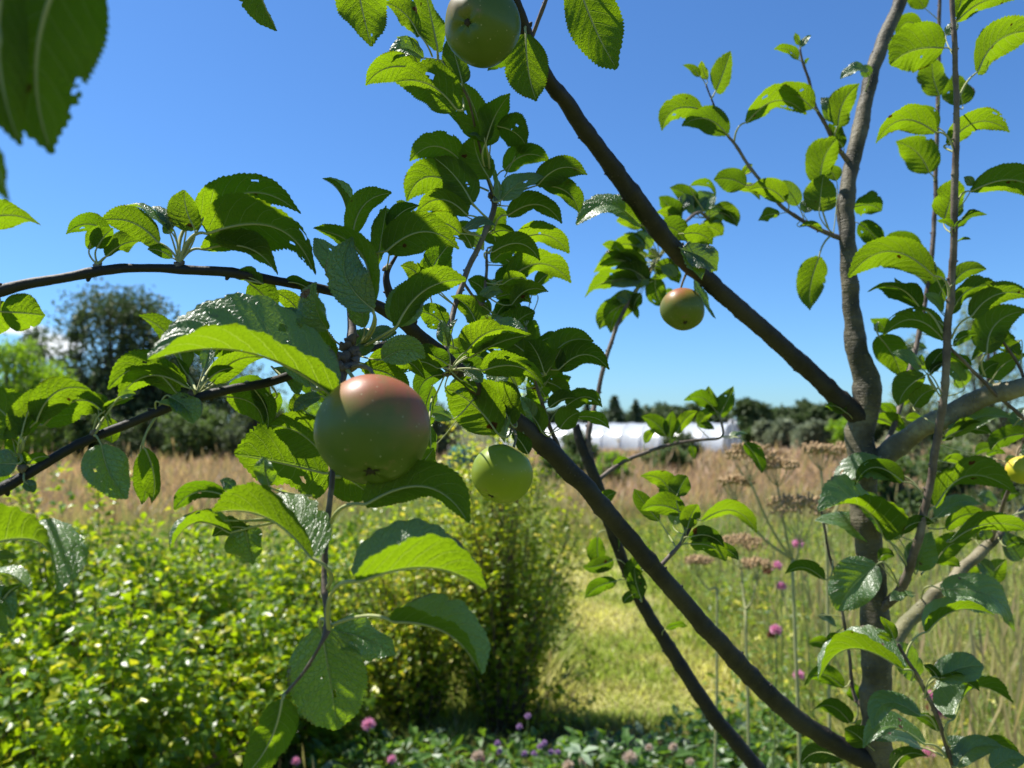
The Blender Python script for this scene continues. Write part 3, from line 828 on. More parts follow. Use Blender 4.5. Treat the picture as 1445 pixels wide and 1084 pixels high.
# ---- D2 cluster (behind, right of centre)
n=(930,362)
for (a,b,c,d_,w,f,k) in [(895,318,880,292,20,'u',1),(905,322,870,312,26,'u',1),(925,330,912,292,28,'u',1),(932,318,968,340,40,'u',0),(950,320,930,278,34,'u',1),(960,300,975,276,18,'t',1),
    (905,350,862,352,26,'u',1),(915,352,895,330,30,'t',1),(900,372,860,350,18,'t',1),(912,375,838,385,26,'u',1),(905,380,845,372,22,'u',1),(915,398,868,380,32,'u',1),
    (900,398,825,420,22,'u',1),(905,395,862,405,26,'t',1),(915,390,900,408,24,'t',1),(925,375,958,400,34,'u',1),(935,372,952,392,26,'t',1),(925,390,938,432,34,'u',1),
    (895,415,862,470,40,'u',1),(880,430,846,465,36,'u',1),(890,428,868,418,20,'t',1),(905,415,895,440,18,'u',1),(885,432,900,450,10,'u',1),
    (965,330,1000,350,34,'u',0),(975,302,1000,280,30,'t',1),(985,300,1010,275,34,'t',1),(1000,312,1028,300,28,'t',1),(990,320,1020,332,34,'u',1),(1010,290,1040,320,24,'u',1),
    (1015,300,1038,318,14,'u',1),(960,315,925,300,24,'u',1),(980,295,945,265,28,'u',1),(905,355,880,330,22,'u',1),(945,345,920,330,22,'u',1),(880,360,850,345,16,'u',1)]:
    L(a,b,c,d_,w,f,node=(n if k and a<970 else ((1000,308) if k else (940,345))),d=(1.15 if k else .88),bow=.12)
L(903,318,813,318,36,'t',node=(943,340),bow=.26,fold=.3,d=.83,roll=48)
L(963,352,1012,382,46,'t',node=(945,342),bow=.05,fold=.5,d=.84,roll=40,dd=.2)
L(962,352,990,395,36,'t',node=(945,342),fold=.3,d=.845,roll=50)
L(965,330,1005,345,36,'u',node=(945,342),bow=.15,d=.83); L(980,395,1010,450,16,'t',node=(970,375),bow=-.1,d=.92,roll=70)
L(975,262,1010,278,10,'u',node=(1000,308),d=1.1,bow=.2)
# ---- H1, H2
L(1010,128,1031,72,28,'u',node=(1003,140),d=1.0); L(987,108,963,92,12,'u',node=(996,120),d=1.0); L(998,112,990,86,12,'u',node=(996,120),d=1.0)
L(990,155,934,185,32,'u',node=(1008,160),bow=.25,d=1.0); L(1026,190,962,178,36,'u',node=(1026,192),bow=.22,d=.99)
L(1053,173,1138,162,34,'u',node=(1036,200),bow=.25,d=.99)
L(1147,153,1094,122,46,'u',node=(1152,156),bow=.05,d=.98,fold=.15); L(1182,178,1213,118,44,'u',node=(1180,205),bow=.1,d=.99)
L(1183,172,1158,138,24,'t',node=(1170,185),d=1.01); L(1225,100,1186,112,22,'t',node=(1216,140),d=1.02,bow=.15,roll=50)
L(1190,208,1170,174,26,'u',node=(1185,215),d=1.0,wave=.2); L(1225,108,1212,95,18,'t',node=(1220,140),d=1.03)
L(1126,84,1092,70,14,'u',node=(1132,88),d=1.0,bow=.15); L(1128,64,1122,46,8,'u',node=(1130,70),d=1.0); L(1131,66,1145,50,9,'t',node=(1130,70),d=1.0)
L(1136,90,1142,82,5,'u',node=(1134,90),d=1.0); L(1132,62,1137,55,5,'t',node=(1130,68),d=1.0)
L(1158,262,1183,194,48,'u',node=(1170,325),bow=.1,d=.99,fold=.3); L(1156,298,1162,246,46,'u',node=(1176,330),bow=0,d=.98)
L(1108,284,1058,268,30,'u',node=(1112,298),bow=.15,d=.99); L(1052,262,1007,254,34,'u',node=(1070,255),bow=.1,d=1.0); L(1050,246,1062,232,12,'u',node=(1062,242),d=1.01)
L(1030,268,1072,282,14,'u',node=(1075,258),bow=.2,d=1.02); L(1100,302,1070,312,18,'u',node=(1115,300),d=1.0,wave=.2); L(1128,320,1160,326,9,'u',node=(1130,312),d=.99,bow=.15)
L(1125,290,1095,258,24,'t',node=(1135,315),d=1.0); L(1135,300,1150,280,20,'t',node=(1150,322),d=1.0); L(1095,275,1065,262,18,'u',node=(1100,290),d=1.01); L(1180,255,1160,235,22,'u',node=(1176,330),d=1.01)
L(1156,362,1143,438,46,'u',node=(1172,333),bow=.05,d=.99,fold=.3)
# ---- right of trunk
L(1206,292,1244,298,40,'u',node=(1200,330),bow=.12,d=1.02,wave=.12); L(1212,316,1241,352,30,'u',node=(1198,335),bow=.1,d=1.03)
L(1245,350,1302,356,26,'u',node=(1310,400),bow=.25,d=1.05)
L(1318,390,1197,392,52,'u',node=(1338,430),bow=.30,d=.88,fold=.22); L(1320,388,1310,362,14,'t',node=(1336,425),d=.88)
L(1300,42,1265,50,28,'u',node=(1324,70),bow=.4,d=1.08); L(1305,12,1278,-8,24,'u',node=(1326,30),d=1.08)
L(1332,68,1256,92,62,'u',node=(1346,80),bow=.12,d=.86,fold=.2); L(1325,135,1316,80,48,'u',node=(1322,150),d=1.08); L(1358,148,1345,104,44,'u',node=(1350,150),d=1.0)
L(1335,50,1348,30,18,'t',node=(1346,80),d=.9)
L(1350,30,1432,0,32,'u',node=(1347,20),bow=.14,d=.85); L(1379,102,1468,45,60,'u',node=(1351,148),bow=.16,d=.86)
L(1320,187,1236,203,36,'u',node=(1346,212),bow=.28,d=.87); L(1322,180,1265,165,26,'u',node=(1346,212),bow=.2,d=.89)
L(1312,244,1264,200,48,'u',node=(1318,255),d=1.08,fold=.3); L(1337,204,1425,187,36,'u',node=(1347,215),bow=.25,d=.88)
L(1370,270,1475,285,44,'u',node=(1350,300),bow=.22,d=.87,holes=((.2,.5,.02),)); L(1332,309,1348,250,50,'u',node=(1346,330),d=.9)
L(1345,322,1393,303,13,'u',node=(1345,335),d=.87,bow=.1); L(1345,320,1322,312,9,'u',node=(1345,335),d=.87)
L(1346,345,1370,338,4,'u',node=(1344,350),d=.88); L(1350,25,1360,-20,20,'u',node=(1347,30),d=.86)
L(1372,262,1360,250,12,'t',node=(1350,300),d=.87)
n=(1336,480)
L(1298,434,1224,412,26,'u',node=(1330,470),bow=.18,d=.9); L(1300,430,1262,392,14,'u',node=(1332,460),d=.92,bow=-.1)
L(1332,480,1246,474,36,'u',node=n,bow=.3,d=.9); L(1240,474,1272,534,44,'u',node=(1240,455),d=.98,bow=.05); L(1250,470,1228,450,26,'u',node=(1290,490),d=1.06)
L(1322,425,1340,395,30,'u',node=(1337,450),d=.93); L(1326,405,1290,378,30,'u',node=(1312,400),d=1.08); L(1330,440,1305,415,14,'t',node=(1337,450),d=.9)
L(1344,402,1392,380,28,'u',node=(1342,420),bow=.15,d=.88); L(1342,442,1412,405,28,'u',node=(1340,460),bow=.2,d=.89)
L(1370,447,1458,420,40,'u',node=(1343,478),bow=.2,d=.88); L(1392,498,1452,438,48,'u',node=(1390,530),bow=.2,d=.9)
L(1345,487,1380,472,18,'u',node=(1341,480),bow=.1,d=.9); L(1305,530,1268,573,36,'u',node=(1330,560),bow=.1,d=.9,fold=.4)
L(1300,520,1258,498,14,'t',node=(1326,560),d=.91,roll=50); L(1310,525,1334,492,22,'u',node=(1328,560),d=.9); L(1312,528,1335,512,12,'u',node=(1328,560),d=.9)
L(1290,572,1324,548,34,'u',node=(1322,600),d=.96); L(1368,520,1322,500,0.1+18,'u',node=(1390,540),d=.92,bow=.1); L(1372,508,1442,508,26,'u',node=(1390,540),bow=.3,d=.92)
L(1360,545,1330,515,34,'t',node=(1334,560),d=.93,roll=30); L(1385,530,1410,512,22,'u',node=(1390,540),d=.92)
L(1400,535,1450,500,34,'u',node=(1400,545),d=.93,bow=.1); L(1193,582,1164,574,18,'u',node=(1208,600),bow=.15,d=.98)
L(1235,590,1275,612,20,'u',node=(1262,600),d=1.05); L(1262,585,1240,570,16,'u',node=(1268,590),d=1.05); L(1278,590,1310,600,14,'u',node=(1268,590),bow=.1,d=1.04)
L(1345,615,1432,592,36,'t',node=(1327,600),bow=.15,d=.94,roll=45); L(1330,620,1400,612,22,'u',node=(1322,625),bow=.1,d=.93)
L(1450,612,1398,636,26,'u',node=(1450,600),d=.96); L(1440,480,1420,500,10,'t',node=(1440,520),d=.92); L(1430,600,1445,575,20,'t',node=(1440,590),d=.95)
L(1432,655,1418,648,16,'t',node=(1440,640),d=.98); L(1448,645,1456,620,16,'t',node=(1440,640),d=.97)
# lower right
L(1274,680,1206,686,26,'u',node=(1304,702),bow=.32,d=.93,fold=.3); L(1262,672,1178,700,40,'t',node=(1304,702),bow=.28,d=.945,roll=40,fold=.2)
L(1320,715,1432,694,38,'u',node=(1308,735),bow=.28,d=.93,dd=-.1); L(1322,730,1385,712,22,'t',node=(1310,740),bow=.15,d=.95)
L(1335,745,1395,730,24,'u',node=(1310,745),bow=.15,d=.97); L(1340,765,1452,748,34,'u',node=(1450,720),bow=.1,d=.94)
L(1250,762,1155,722,42,'v',node=(1282,805),bow=.2,d=.93,roll=55); L(1245,750,1200,700,40,'t',node=(1282,805),bow=.15,d=.97,roll=30)
L(1232,765,1150,735,26,'t',node=(1240,850),d=1.0); L(1268,760,1236,730,34,'t',node=(1285,800),d=.96)
L(1270,752,1318,738,20,'u',node=(1295,765),bow=.12,d=.93); L(1295,805,1315,750,36,'t',node=(1290,800),d=.97,fold=.2,roll=10)
L(1237,797,1182,862,64,'t',node=(1270,832),bow=.05,fold=.5,d=.93,roll=8); L(1290,800,1284,765,18,'t',node=(1290,800),d=.97)
L(1240,790,1262,785,20,'u',node=(1272,830),bow=.2,d=.95); L(1163,818,1108,810,18,'u',node=(1175,790),bow=.2,d=1.02)
L(1320,795,1372,762,30,'u',node=(1300,810),bow=.15,d=1.0); L(1322,790,1355,800,22,'u',node=(1300,812),d=1.02)
L(1290,840,1256,848,14,'t',node=(1272,832),d=.95,wave=.2); L(1328,832,1432,892,36,'t',node=(1300,845),bow=.2,d=.99,roll=40,fold=.2)
L(1307,892,1404,868,38,'v',node=(1278,928),bow=.16,d=.845); L(1262,902,1242,870,18,'u',node=(1268,908),d=.85,fold=.2)
L(1258,905,1238,896,12,'u',node=(1268,908),d=.85); L(1275,945,1155,960,44,'v',node=(1286,960),bow=.28,d=.84,roll=62)
L(1292,958,1248,912,42,'t',node=(1290,955),d=.88,roll=20); L(1170,912,1142,908,20,'u',node=(1192,890),d=1.04); L(1165,908,1192,900,12,'u',node=(1190,885),d=1.04)
L(1322,958,1388,940,44,'t',node=(1305,985),bow=.05,d=.855,roll=25,fold=.4); L(1325,960,1303,938,14,'u',node=(1305,985),bow=.1,d=.85); L(1322,956,1382,975,14,'u',node=(1305,985),bow=.05,d=.85)
L(1346,1015,1430,992,44,'v',node=(1340,1055),bow=.25,d=.86)
L(1298,1010,1232,1030,36,'t',node=(1322,1030),bow=.35,d=.86,roll=30); L(1305,1050,1218,1056,34,'t',node=(1335,1070),bow=.26,d=.87,roll=50,fold=.6)
L(1300,1055,1235,1045,22,'t',node=(1335,1070),d=.9); L(1325,1032,1290,1010,16,'u',node=(1328,1035),d=.88)
L(1225,1052,1192,1028,34,'u',node=(1236,1062),d=.97,bow=.05); L(1200,1020,1145,1004,22,'u',node=(1210,990),bow=.2,d=1.03)
L(1190,1072,1130,1078,30,'u',node=(1200,1060),bow=.2,d=1.0); L(1190,970,1135,968,20,'u',node=(1200,960),bow=.25,d=1.04); L(1205,965,1210,992,18,'u',node=(1200,930),d=1.05)
L(1345,1075,1362,1040,34,'t',node=(1343,1078),d=.88); L(1350,1082,1420,1060,34,'t',node=(1345,1080),bow=.2,d=.87); L(1370,1070,1445,1075,26,'u',node=(1345,1082),bow=.25,d=.9)
L(1260,1085,1310,1068,26,'u',node=(1345,1085),bow=.2,d=.9); L(1400,1085,1450,1072,30,'t',node=(1350,1090),d=.84,bow=.1); L(1155,870,1180,885,10,'t',node=(1190,870),d=1.05)
L(1395,820,1420,790,34,'u',node=(1398,766),d=1.14); L(1365,800,1375,830,30,'u',node=(1365,798),d=1.14); L(1440,790,1420,750,34,'t',node=(1430,735),d=1.1); L(1380,790,1400,815,20,'t',node=(1385,780),d=1.12)
# ---- M shoot and small twigs in the middle
L(950,710,904,672,30,'u',node=(968,755),bow=.22,d=.9); L(955,700,970,672,0.1+30,'u',node=(968,755),d=.88); L(930,735,895,690,26,'u',node=(955,775),d=.9)
L(965,725,905,720,34,'u',node=(955,775),bow=.12,d=.88); L(950,740,958,700,24,'t',node=(968,755),d=.9); L(955,705,952,680,16,'t',node=(968,755),d=.9)
L(970,745,985,712,30,'u',node=(968,757),d=.87); L(972,758,1022,772,26,'u',node=(962,768),bow=.15,d=.86); L(975,768,1024,792,34,'u',node=(958,772),bow=.15,d=.87)
L(990,735,1068,752,24,'u',node=(985,722),bow=.25,d=.95); L(1010,770,1042,790,20,'u',node=(962,768),bow=.1,d=.9)
L(905,800,918,770,20,'u',node=(925,806),d=.87); L(885,818,912,790,26,'u',node=(905,842),d=1.12); L(865,790,822,800,30,'u',node=(885,800),bow=-.1,d=1.1)
L(843,758,850,808,26,'u',node=(865,750),d=1.12); L(872,775,862,735,18,'t',node=(870,755),d=1.12); L(870,820,825,845,22,'u',node=(895,825),bow=.08,d=1.11); L(905,845,895,800,26,'u',node=(900,840),d=1.1)
L(895,838,880,852,14,'u',node=(900,840),d=1.1); L(940,888,970,884,10,'u',node=(935,900),d=1.12,bow=.1); L(845,715,870,695,20,'u',node=(850,715),d=1.08)
# D3 tip
n=(1016,590)
L(1014,588,1035,545,32,'u',node=n,d=1.15,fold=.4); L(1010,580,965,565,20,'u',node=n,bow=.2,d=1.15); L(1012,585,1000,545,22,'u',node=n,d=1.15)
L(985,600,1012,578,18,'u',node=n,d=1.15); L(940,615,905,588,26,'u',node=(960,625),bow=.1,d=1.13); L(945,618,950,580,22,'u',node=(960,625),d=1.13); L(955,612,985,580,22,'u',node=(960,625),d=1.13)
L(985,600,1008,606,10,'u',node=(1000,618),d=1.14); L(910,625,925,605,14,'u',node=(912,640),d=1.13); L(865,655,890,650,8,'u',node=(870,660),d=1.12)
L(975,628,980,648,12,'u',node=(970,622),d=1.14); L(1030,618,1055,612,8,'t',node=(1018,616),d=1.15)
L(1052,625,1075,668,22,'u',node=(1018,616),d=1.1,bow=.05); L(945,625,955,618,8,'u',node=(960,625),d=1.13)
# filler leaves deeper in the crown between the named clusters
rf = random.Random(5)
for (x0, y0, x1, y1, d0, d1, num) in [(560,300,660,420,.66,.78,9),(640,400,760,520,.72,.85,16),(580,540,640,640,.66,.72,5),(700,300,760,420,.76,.86,7),
                                     (870,320,945,430,1.18,1.28,10),(1355,620,1450,790,1.05,1.2,14),(1265,400,1330,600,1.05,1.15,5),(400,300,480,340,.6,.64,0),(380,560,440,640,.56,.6,2),(1180,960,1220,1060,1.05,1.1,4)]:
    for _ in range(num):
        x, y = rf.uniform(x0, x1), rf.uniform(y0, y1); an = rf.uniform(0, 6.28); ln_ = rf.uniform(32, 52) * .8 / ((d0 + d1) / 2)
        L(x, y, x + math.cos(an) * ln_, y - abs(math.sin(an)) * ln_ * .5, ln_ * rf.uniform(.35, .6), rf.choice('uuut'), d=rf.uniform(d0, d1), bow=.15)

LEAVES.sort(key=lambda q: -q[0])
for vis, mb in LEAVES[:100]:
    mb.build('leaf', [M_LEAF, M_PET], tree, TREE_BASE)
rest = MB()
for vis, mb in LEAVES[100:]:
    off = 0
    for v_, u_ in zip(mb.v, mb.uv):
        rest.v.append(v_); rest.uv.append(u_)
    rest.f += [tuple(i + rest.n for i in q) for q in mb.f]; rest.m += mb.m; rest.n += mb.n
fo = rest.build('foliage', [M_LEAF, M_PET], tree, TREE_BASE)  # also holds the unseen leaves added for their shade
tag(fo, kind='stuff')

# ------------------------------------------------------------------ apples
def apple_material(name, green, red, cover, side, r):
    """side: object-space direction of the blush (the cheek that grew towards the light)"""
    t = NT(name)
    sep = t.n('VectorMath', {0: t.obj(), 1: side}, operation='DOT_PRODUCT').outputs['Value']
    geo_n = t.noise(26, 4)
    k = t.m('ADD', t.m('MULTIPLY', sep, 1 / r), t.m('MULTIPLY', t.m('SUBTRACT', geo_n, .5), 1.5))
    blush = t.m('MULTIPLY', t.step(k, .85 - cover, 1.45 - cover), .92)
    g = t.mix(t.noise(12, 3), green, tuple(x * 1.35 for x in green))
    g = t.mix(t.step(k, .42 - cover, 1.10 - cover), g, (green[0] * 2.3, green[1] * 1.3, green[2] * 3.0))
    mp = t.n('Mapping', {'Vector': t.obj(), 'Scale': (1, 1, .12)})
    stripe = t.noise(170, 3, vec=mp.outputs[0])
    c = t.mix(t.m('MULTIPLY', blush, t.step(stripe, .2, .6, .55, 1.0)), g, red)
    vor = t.n('TexVoronoi', {'Scale': 190.0, 'Vector': t.obj()}, feature='F1').outputs['Distance']
    c = t.mix(t.m('MULTIPLY', t.step(vor, .13, .07, 0.0, 1.0), .45), c, (.42, .38, .2))
    scar = t.m('MULTIPLY', t.step(t.noise(60, 6, rough=.75), .60, .70), .55)
    c = t.mix(scar, c, (.20, .13, .06))
    # russet around the stem hollow, breaking up into streaks
    sz = t.n('SeparateXYZ', {'Vector': t.obj()}).outputs[2]
    rus = t.m('MULTIPLY', t.step(t.m('ADD', t.m('DIVIDE', sz, r), t.m('MULTIPLY', stripe, .5)), .85, 1.05), .6)
    c = t.mix(rus, c, (.17, .12, .05))
    rg = t.m('ADD', t.m('MULTIPLY', t.noise(60, 3), .25), .34)
    pr = t.n('BsdfPrincipled', {'Base Color': c, 'Roughness': rg, 'Specular IOR Level': .30, 'Subsurface Weight': .04,
             'Subsurface Radius': (.008, .006, .002), 'Subsurface Scale': .5, 'Coat Weight': .2, 'Coat Roughness': .28,
             'Normal': t.bump(t.noise(500, 3), .12, .0003)})
    return t.done(pr)
M_STEM = plain('apple_stem', (.20, .15, .08), .7, var=.3, scale=200)
M_CALYX = plain('calyx', (.035, .028, .018), .9, var=.4, scale=300, bump=.0005)
def make_apple(px, py, rpx, d, calyx, label, mat, squash=.9, stem_to=None):
    """calyx = direction of the blossom end in camera axes (right, up, toward viewer)"""
    c = P(px, py, d); r = rpx * d / FPX
    ax = (RIGHT * calyx[0] + UP * calyx[1] - FWD * calyx[2]).normalized()
    q = (-ax).to_track_quat('Z', 'Y')
    root = empty('apple', c); root.rotation_mode = 'QUATERNION'; root.rotation_quaternion = q
    tag(root, label, 'apple', 'apples hanging on the tree')
    green, red, cover, side = mat
    side = q.inverted() @ Vector(side).normalized()
    mat = apple_material('apple_skin', green, red, cover, tuple(side), r)
    prof = []
    for i in range(49):
        th = math.pi * i / 48
        # th=0 stem side
        rr = math.sin(th)
        z = math.cos(th)
        rad = rr * (1 + .05 * math.cos(th))
        z = z * squash
        z -= .20 * math.exp(-(rr / .26) ** 2) * (1 if th < math.pi / 2 else 0) * 1.2
        z += .15 * math.exp(-(rr / .26) ** 2) * (1 if th > math.pi / 2 else 0)
        prof.append((rad, z, th))
    V, F = [], []
    ns = 64
    for (rad, z, th) in prof:
        for k in range(ns):
            a = 2 * math.pi * k / ns
            lob = 1 + .055 * math.sin(a + px) * math.cos(th) + .02 * math.sin(2 * a + px * 2) * math.sin(2 * th) + (.036 * math.cos(5 * a + px) * (.3 + max(0, -math.cos(th))) + .012 * math.cos(2 * a + 1 + py)) * math.sin(th)
            zz = z + (.018 * math.cos(5 * a + px) * max(0, -math.cos(th)) ** 2) - .05 * math.sin(th) * math.cos(a + px * .1) * .5
            V.append((r * rad * lob * math.cos(a), r * rad * lob * math.sin(a), r * zz))
    for i in range(48):
        for k in range(ns):
            k2 = (k + 1) % ns
            F.append((i * ns + k, (i + 1) * ns + k, (i + 1) * ns + k2, i * ns + k2))
    mb = MB(); mb.add(V, F); mb.build('skin', mat, root)
    # calyx: five dry sepals and a dark eye
    mb = MB()
    zc = -r * (squash - .15)
    for k in range(5):
        a = 2 * math.pi * k / 5 + .3
        p0 = np.array((math.cos(a) * r * .05, math.sin(a) * r * .05, zc + r * .03)); o = np.array((math.cos(a), math.sin(a), 0))
        pts = [p0, p0 + o * r * .03 + (0, 0, -r * .03), p0 + o * r * .06 + (0, 0, -r * .05), p0 + o * r * (.07 + .03 * (k % 3)) + (0, 0, -r * .075)]
        v_, f_, u_ = tube(pts, [r * .03, r * .032, r * .018, r * .004], 5, rough=.4, freq=900); mb.add(v_, f_)
    v_, f_, u_ = tube([(0, 0, zc + r * .06), (0, 0, zc - r * .03), (0, 0, zc - r * .05)], [r * .11, r * .085, r * .02], 9, rough=.3, freq=900); mb.add(v_, f_)
    mb.build('calyx', M_CALYX, root)
    # stem
    mb = MB()
    zt = r * (squash - .24)
    inv = q.inverted()
    if stem_to is None:
        e = Vector((0, 0, r * 1.35))
    else:
        e = inv @ (P(*stem_to) - c)
    p0 = Vector((0, 0, zt - r * .03)); p1 = Vector((0, 0, zt + (e.length - zt) * .5))
    path = [tuple(p0 * (1 - s_) ** 2 + p1 * 2 * s_ * (1 - s_) + e * s_ ** 2) for s_ in [k / 10 for k in range(11)]]
    sr = max(.0011, r * .036)
    v_, f_, u_ = tube(path, [sr * (1 + .5 * abs(k / 10 - .4)) for k in range(11)], 8, rough=.15, freq=500); mb.add(v_, f_, 0, u_)
    mb.build('stem', M_STEM, root)
    return root
obj_side = (0.1, -.25, .75)
M_AP1 = ((.056, .090, .006), (.31, .090, .045), .44, (.36, -.22, .90))
M_AP2 = ((.16, .21, .006), (.40, .16, .06), -.9, (-.2, .1, .8))
M_AP3 = ((.080, .110, .006), (.27, .075, .028), .26, (-.35, -.35, .85))
M_AP4 = ((.055, .090, .006), (.16, .06, .03), .10, (-.8, -.3, .5))
M_AP5 = ((.36, .35, .015), (.5, .22, .05), -.1, (-.6, .1, .5))
make_apple(527, 608, 80, .445, (.04, -.82, .57), 'largest apple, green with a red-blushed top, hanging at the centre left', M_AP1, .94, (493, 520, .515))
make_apple(680, 37, 55, .60, (-.43, -.28, .86), 'green apple cut by the top edge of the picture, its dark blossom end facing us', M_AP4, .92, (712, -20, .65))
make_apple(708, 669, 43, .655, (-.40, -.82, .42), 'yellow-green apple hanging below the dark leaf, right of the large blushed apple', M_AP2, .95, (722, 606, .71))
make_apple(963, 437, 31, .90, (.02, -.8, .6), 'small round red and green apple hanging against blue sky under the diagonal branch', M_AP3, .92, (969, 385, .905))
make_apple(952, 328, 13, 1.20, (.1, -.7, .6), 'pinkish apple half hidden behind the diagonal branch, tiniest of all', M_AP3, .9, (958, 305, 1.18))
make_apple(1443, 663, 21, .97, (.1, -.8, .5), 'bright yellow apple at the right edge of the picture', M_AP5, .95, (1440, 630, .985))
# ------------------------------------------------------------------ ground
def sm(x, a, b):
    t = np.clip((x - a) / (b - a), 0, 1); return t * t * (3 - 2 * t)
def vnoise(x, y, s, seed=0):
    """cheap value noise, vectorised"""
    xi = np.floor(x / s).astype(int); yi = np.floor(y / s).astype(int)
    fx = x / s - xi; fy = y / s - yi
    fx = fx * fx * (3 - 2 * fx); fy = fy * fy * (3 - 2 * fy)
    def h(a, b):
        n = (a * 374761393 + b * 668265263 + seed * 1442695) & 0x7fffffff
        n = ((n ^ (n >> 13)) * 1274126177) & 0x7fffffff
        return (n & 0xffff) / 65535.0
    return (h(xi, yi) * (1 - fx) + h(xi + 1, yi) * fx) * (1 - fy) + (h(xi, yi + 1) * (1 - fx) + h(xi + 1, yi + 1) * fx) * fy
def fbm(x, y, s, seed=0):
    return .5 * vnoise(x, y, s, seed) + .3 * vnoise(x, y, s / 2.1, seed + 1) + .2 * vnoise(x, y, s / 4.3, seed + 2)
def zones(x, y):
    """colour (n,3) and grass height of the meadow at x,y"""
    n1 = fbm(x, y, 2.2, 3); n2 = fbm(x, y, .6, 9); n3 = fbm(x, y, 6, 5)
    green = np.array([.15, .24, .030]); dry = np.array([.42, .295, .175]); pink = np.array([.46, .285, .20])
    mead = np.array([.25, .32, .075]); lime = np.array([.33, .40, .070]); straw = np.array([.52, .46, .18])
    L3 = lambda a, b, t: a * (1 - t[:, None]) + b * t[:, None]
    c = np.tile(mead, (len(x), 1))
    c = L3(c, straw, sm(n2, .42, .7) * .8)
    c = L3(c, green, sm(n1, .46, .62) * .85)
    # centre strip of softer green grass
    cen = sm(x, -3.2 - y * .02, -1.2) * (1 - sm(x, -.2, 1.0 + y * .05)) * sm(y, 4, 5) * (1 - sm(y, 22, 28))
    c = L3(c, np.array([.20, .30, .06]), cen * .85)
    dryf = sm(y + (n3 - .5) * 5, 8, 13) * (1 - cen)
    c = L3(c, L3(np.tile(dry, (len(x), 1)), pink, n3), dryf * (1 - .35 * sm(n1, .55, .8)))
    far = sm(y, 45, 70)
    c = L3(c, np.array([.13, .15, .06]), far)
    xc = .85 + .03 * (y - 5)
    path = sm(x, xc - .7, xc - .4) * (1 - sm(x, xc + .25, xc + .8)) * sm(y, 3.55, 4.1) * (1 - sm(y, 8.5, 11))
    c = L3(c, L3(np.tile(lime, (len(x), 1)), np.array([.55, .51, .19]), sm(n2, .36, .66)), path)
    soil = np.maximum(sm(fbm(x, y, .35, 21), .36, .50) * (1 - sm(np.hypot((x + .72) / .85, (y - 2.95) / .6), .6, 1.1)),
                      .9 * (1 - sm(np.hypot((x - .4) / .6, (y - 3.55) / .28), .5, 1.1)))
    c = L3(c, np.array([.27, .175, .115]), soil)
    c = c * .96 * (.8 + .4 * n2)[:, None]
    h = .30 + .16 * n1 + .1 * dryf - .10 * cen
    h = h * (1 - path) + .055 * path
    h = h * (1 - soil * .92)
    nearherb = (1 - sm(y, 3.9, 4.6)) * (x < 1.3)
    h = h * (1 - .6 * nearherb)
    return c, h, path, soil
rr_ = np.concatenate([np.linspace(0.3, 12, 90), np.geomspace(12.4, 900, 70)])
th_ = np.linspace(-math.pi, math.pi, 181)[:-1]
RRg, THg = np.meshgrid(rr_, th_, indexing='ij')
gx, gy = (RRg * np.sin(THg)).ravel(), (RRg * np.cos(THg)).ravel()
gz = (fbm(gx, gy, 1.1, 2) - .5) * .07 * (1 - sm(RRg.ravel(), 30, 60)) - .02
gc, _, _, _ = zones(gx, gy)
gx = np.append(gx, 0); gy = np.append(gy, 0); gz = np.append(gz, -.02); gc = np.vstack([gc, gc[:1]])
nth = len(th_)
F = []
for i in range(len(rr_) - 1):
    a = i * nth + np.arange(nth); b = i * nth + (np.arange(nth) + 1) % nth
    F.append(np.stack([a, b, b + nth], 1)); F.append(np.stack([a, b + nth, a + nth], 1))
a = np.arange(nth); F.append(np.stack([np.full(nth, len(gx) - 1), (a + 1) % nth, a], 1))
F = np.concatenate(F)[:, ::-1]
t = NT('ground_soil_and_turf')
vc = t.n('VertexColor', layer_name='Col').outputs['Color']
c = t.mix(t.noise(9, 6), vc, (.10, .085, .045)); c = t.mix(.45, vc, c)
c = t.mix(t.m('MULTIPLY', t.noise(60, 5), .35), c, (.06, .055, .028))
M_GROUND = t.done(t.n('BsdfPrincipled', {'Base Color': c, 'Roughness': .95, 'Specular IOR Level': .1, 'Normal': t.bump(t.noise(45, 6), 1, .02)}))
g = fast_mesh('ground', np.stack([gx, gy, gz], 1), F, M_GROUND, colors=np.hstack([gc * .75, np.ones((len(gx), 1))]), smooth=True)
tag(g, kind='structure')
def ground_z(x, y): return float((fbm(np.array([x]), np.array([y]), 1.1, 2)[0] - .5) * .07 - .02)

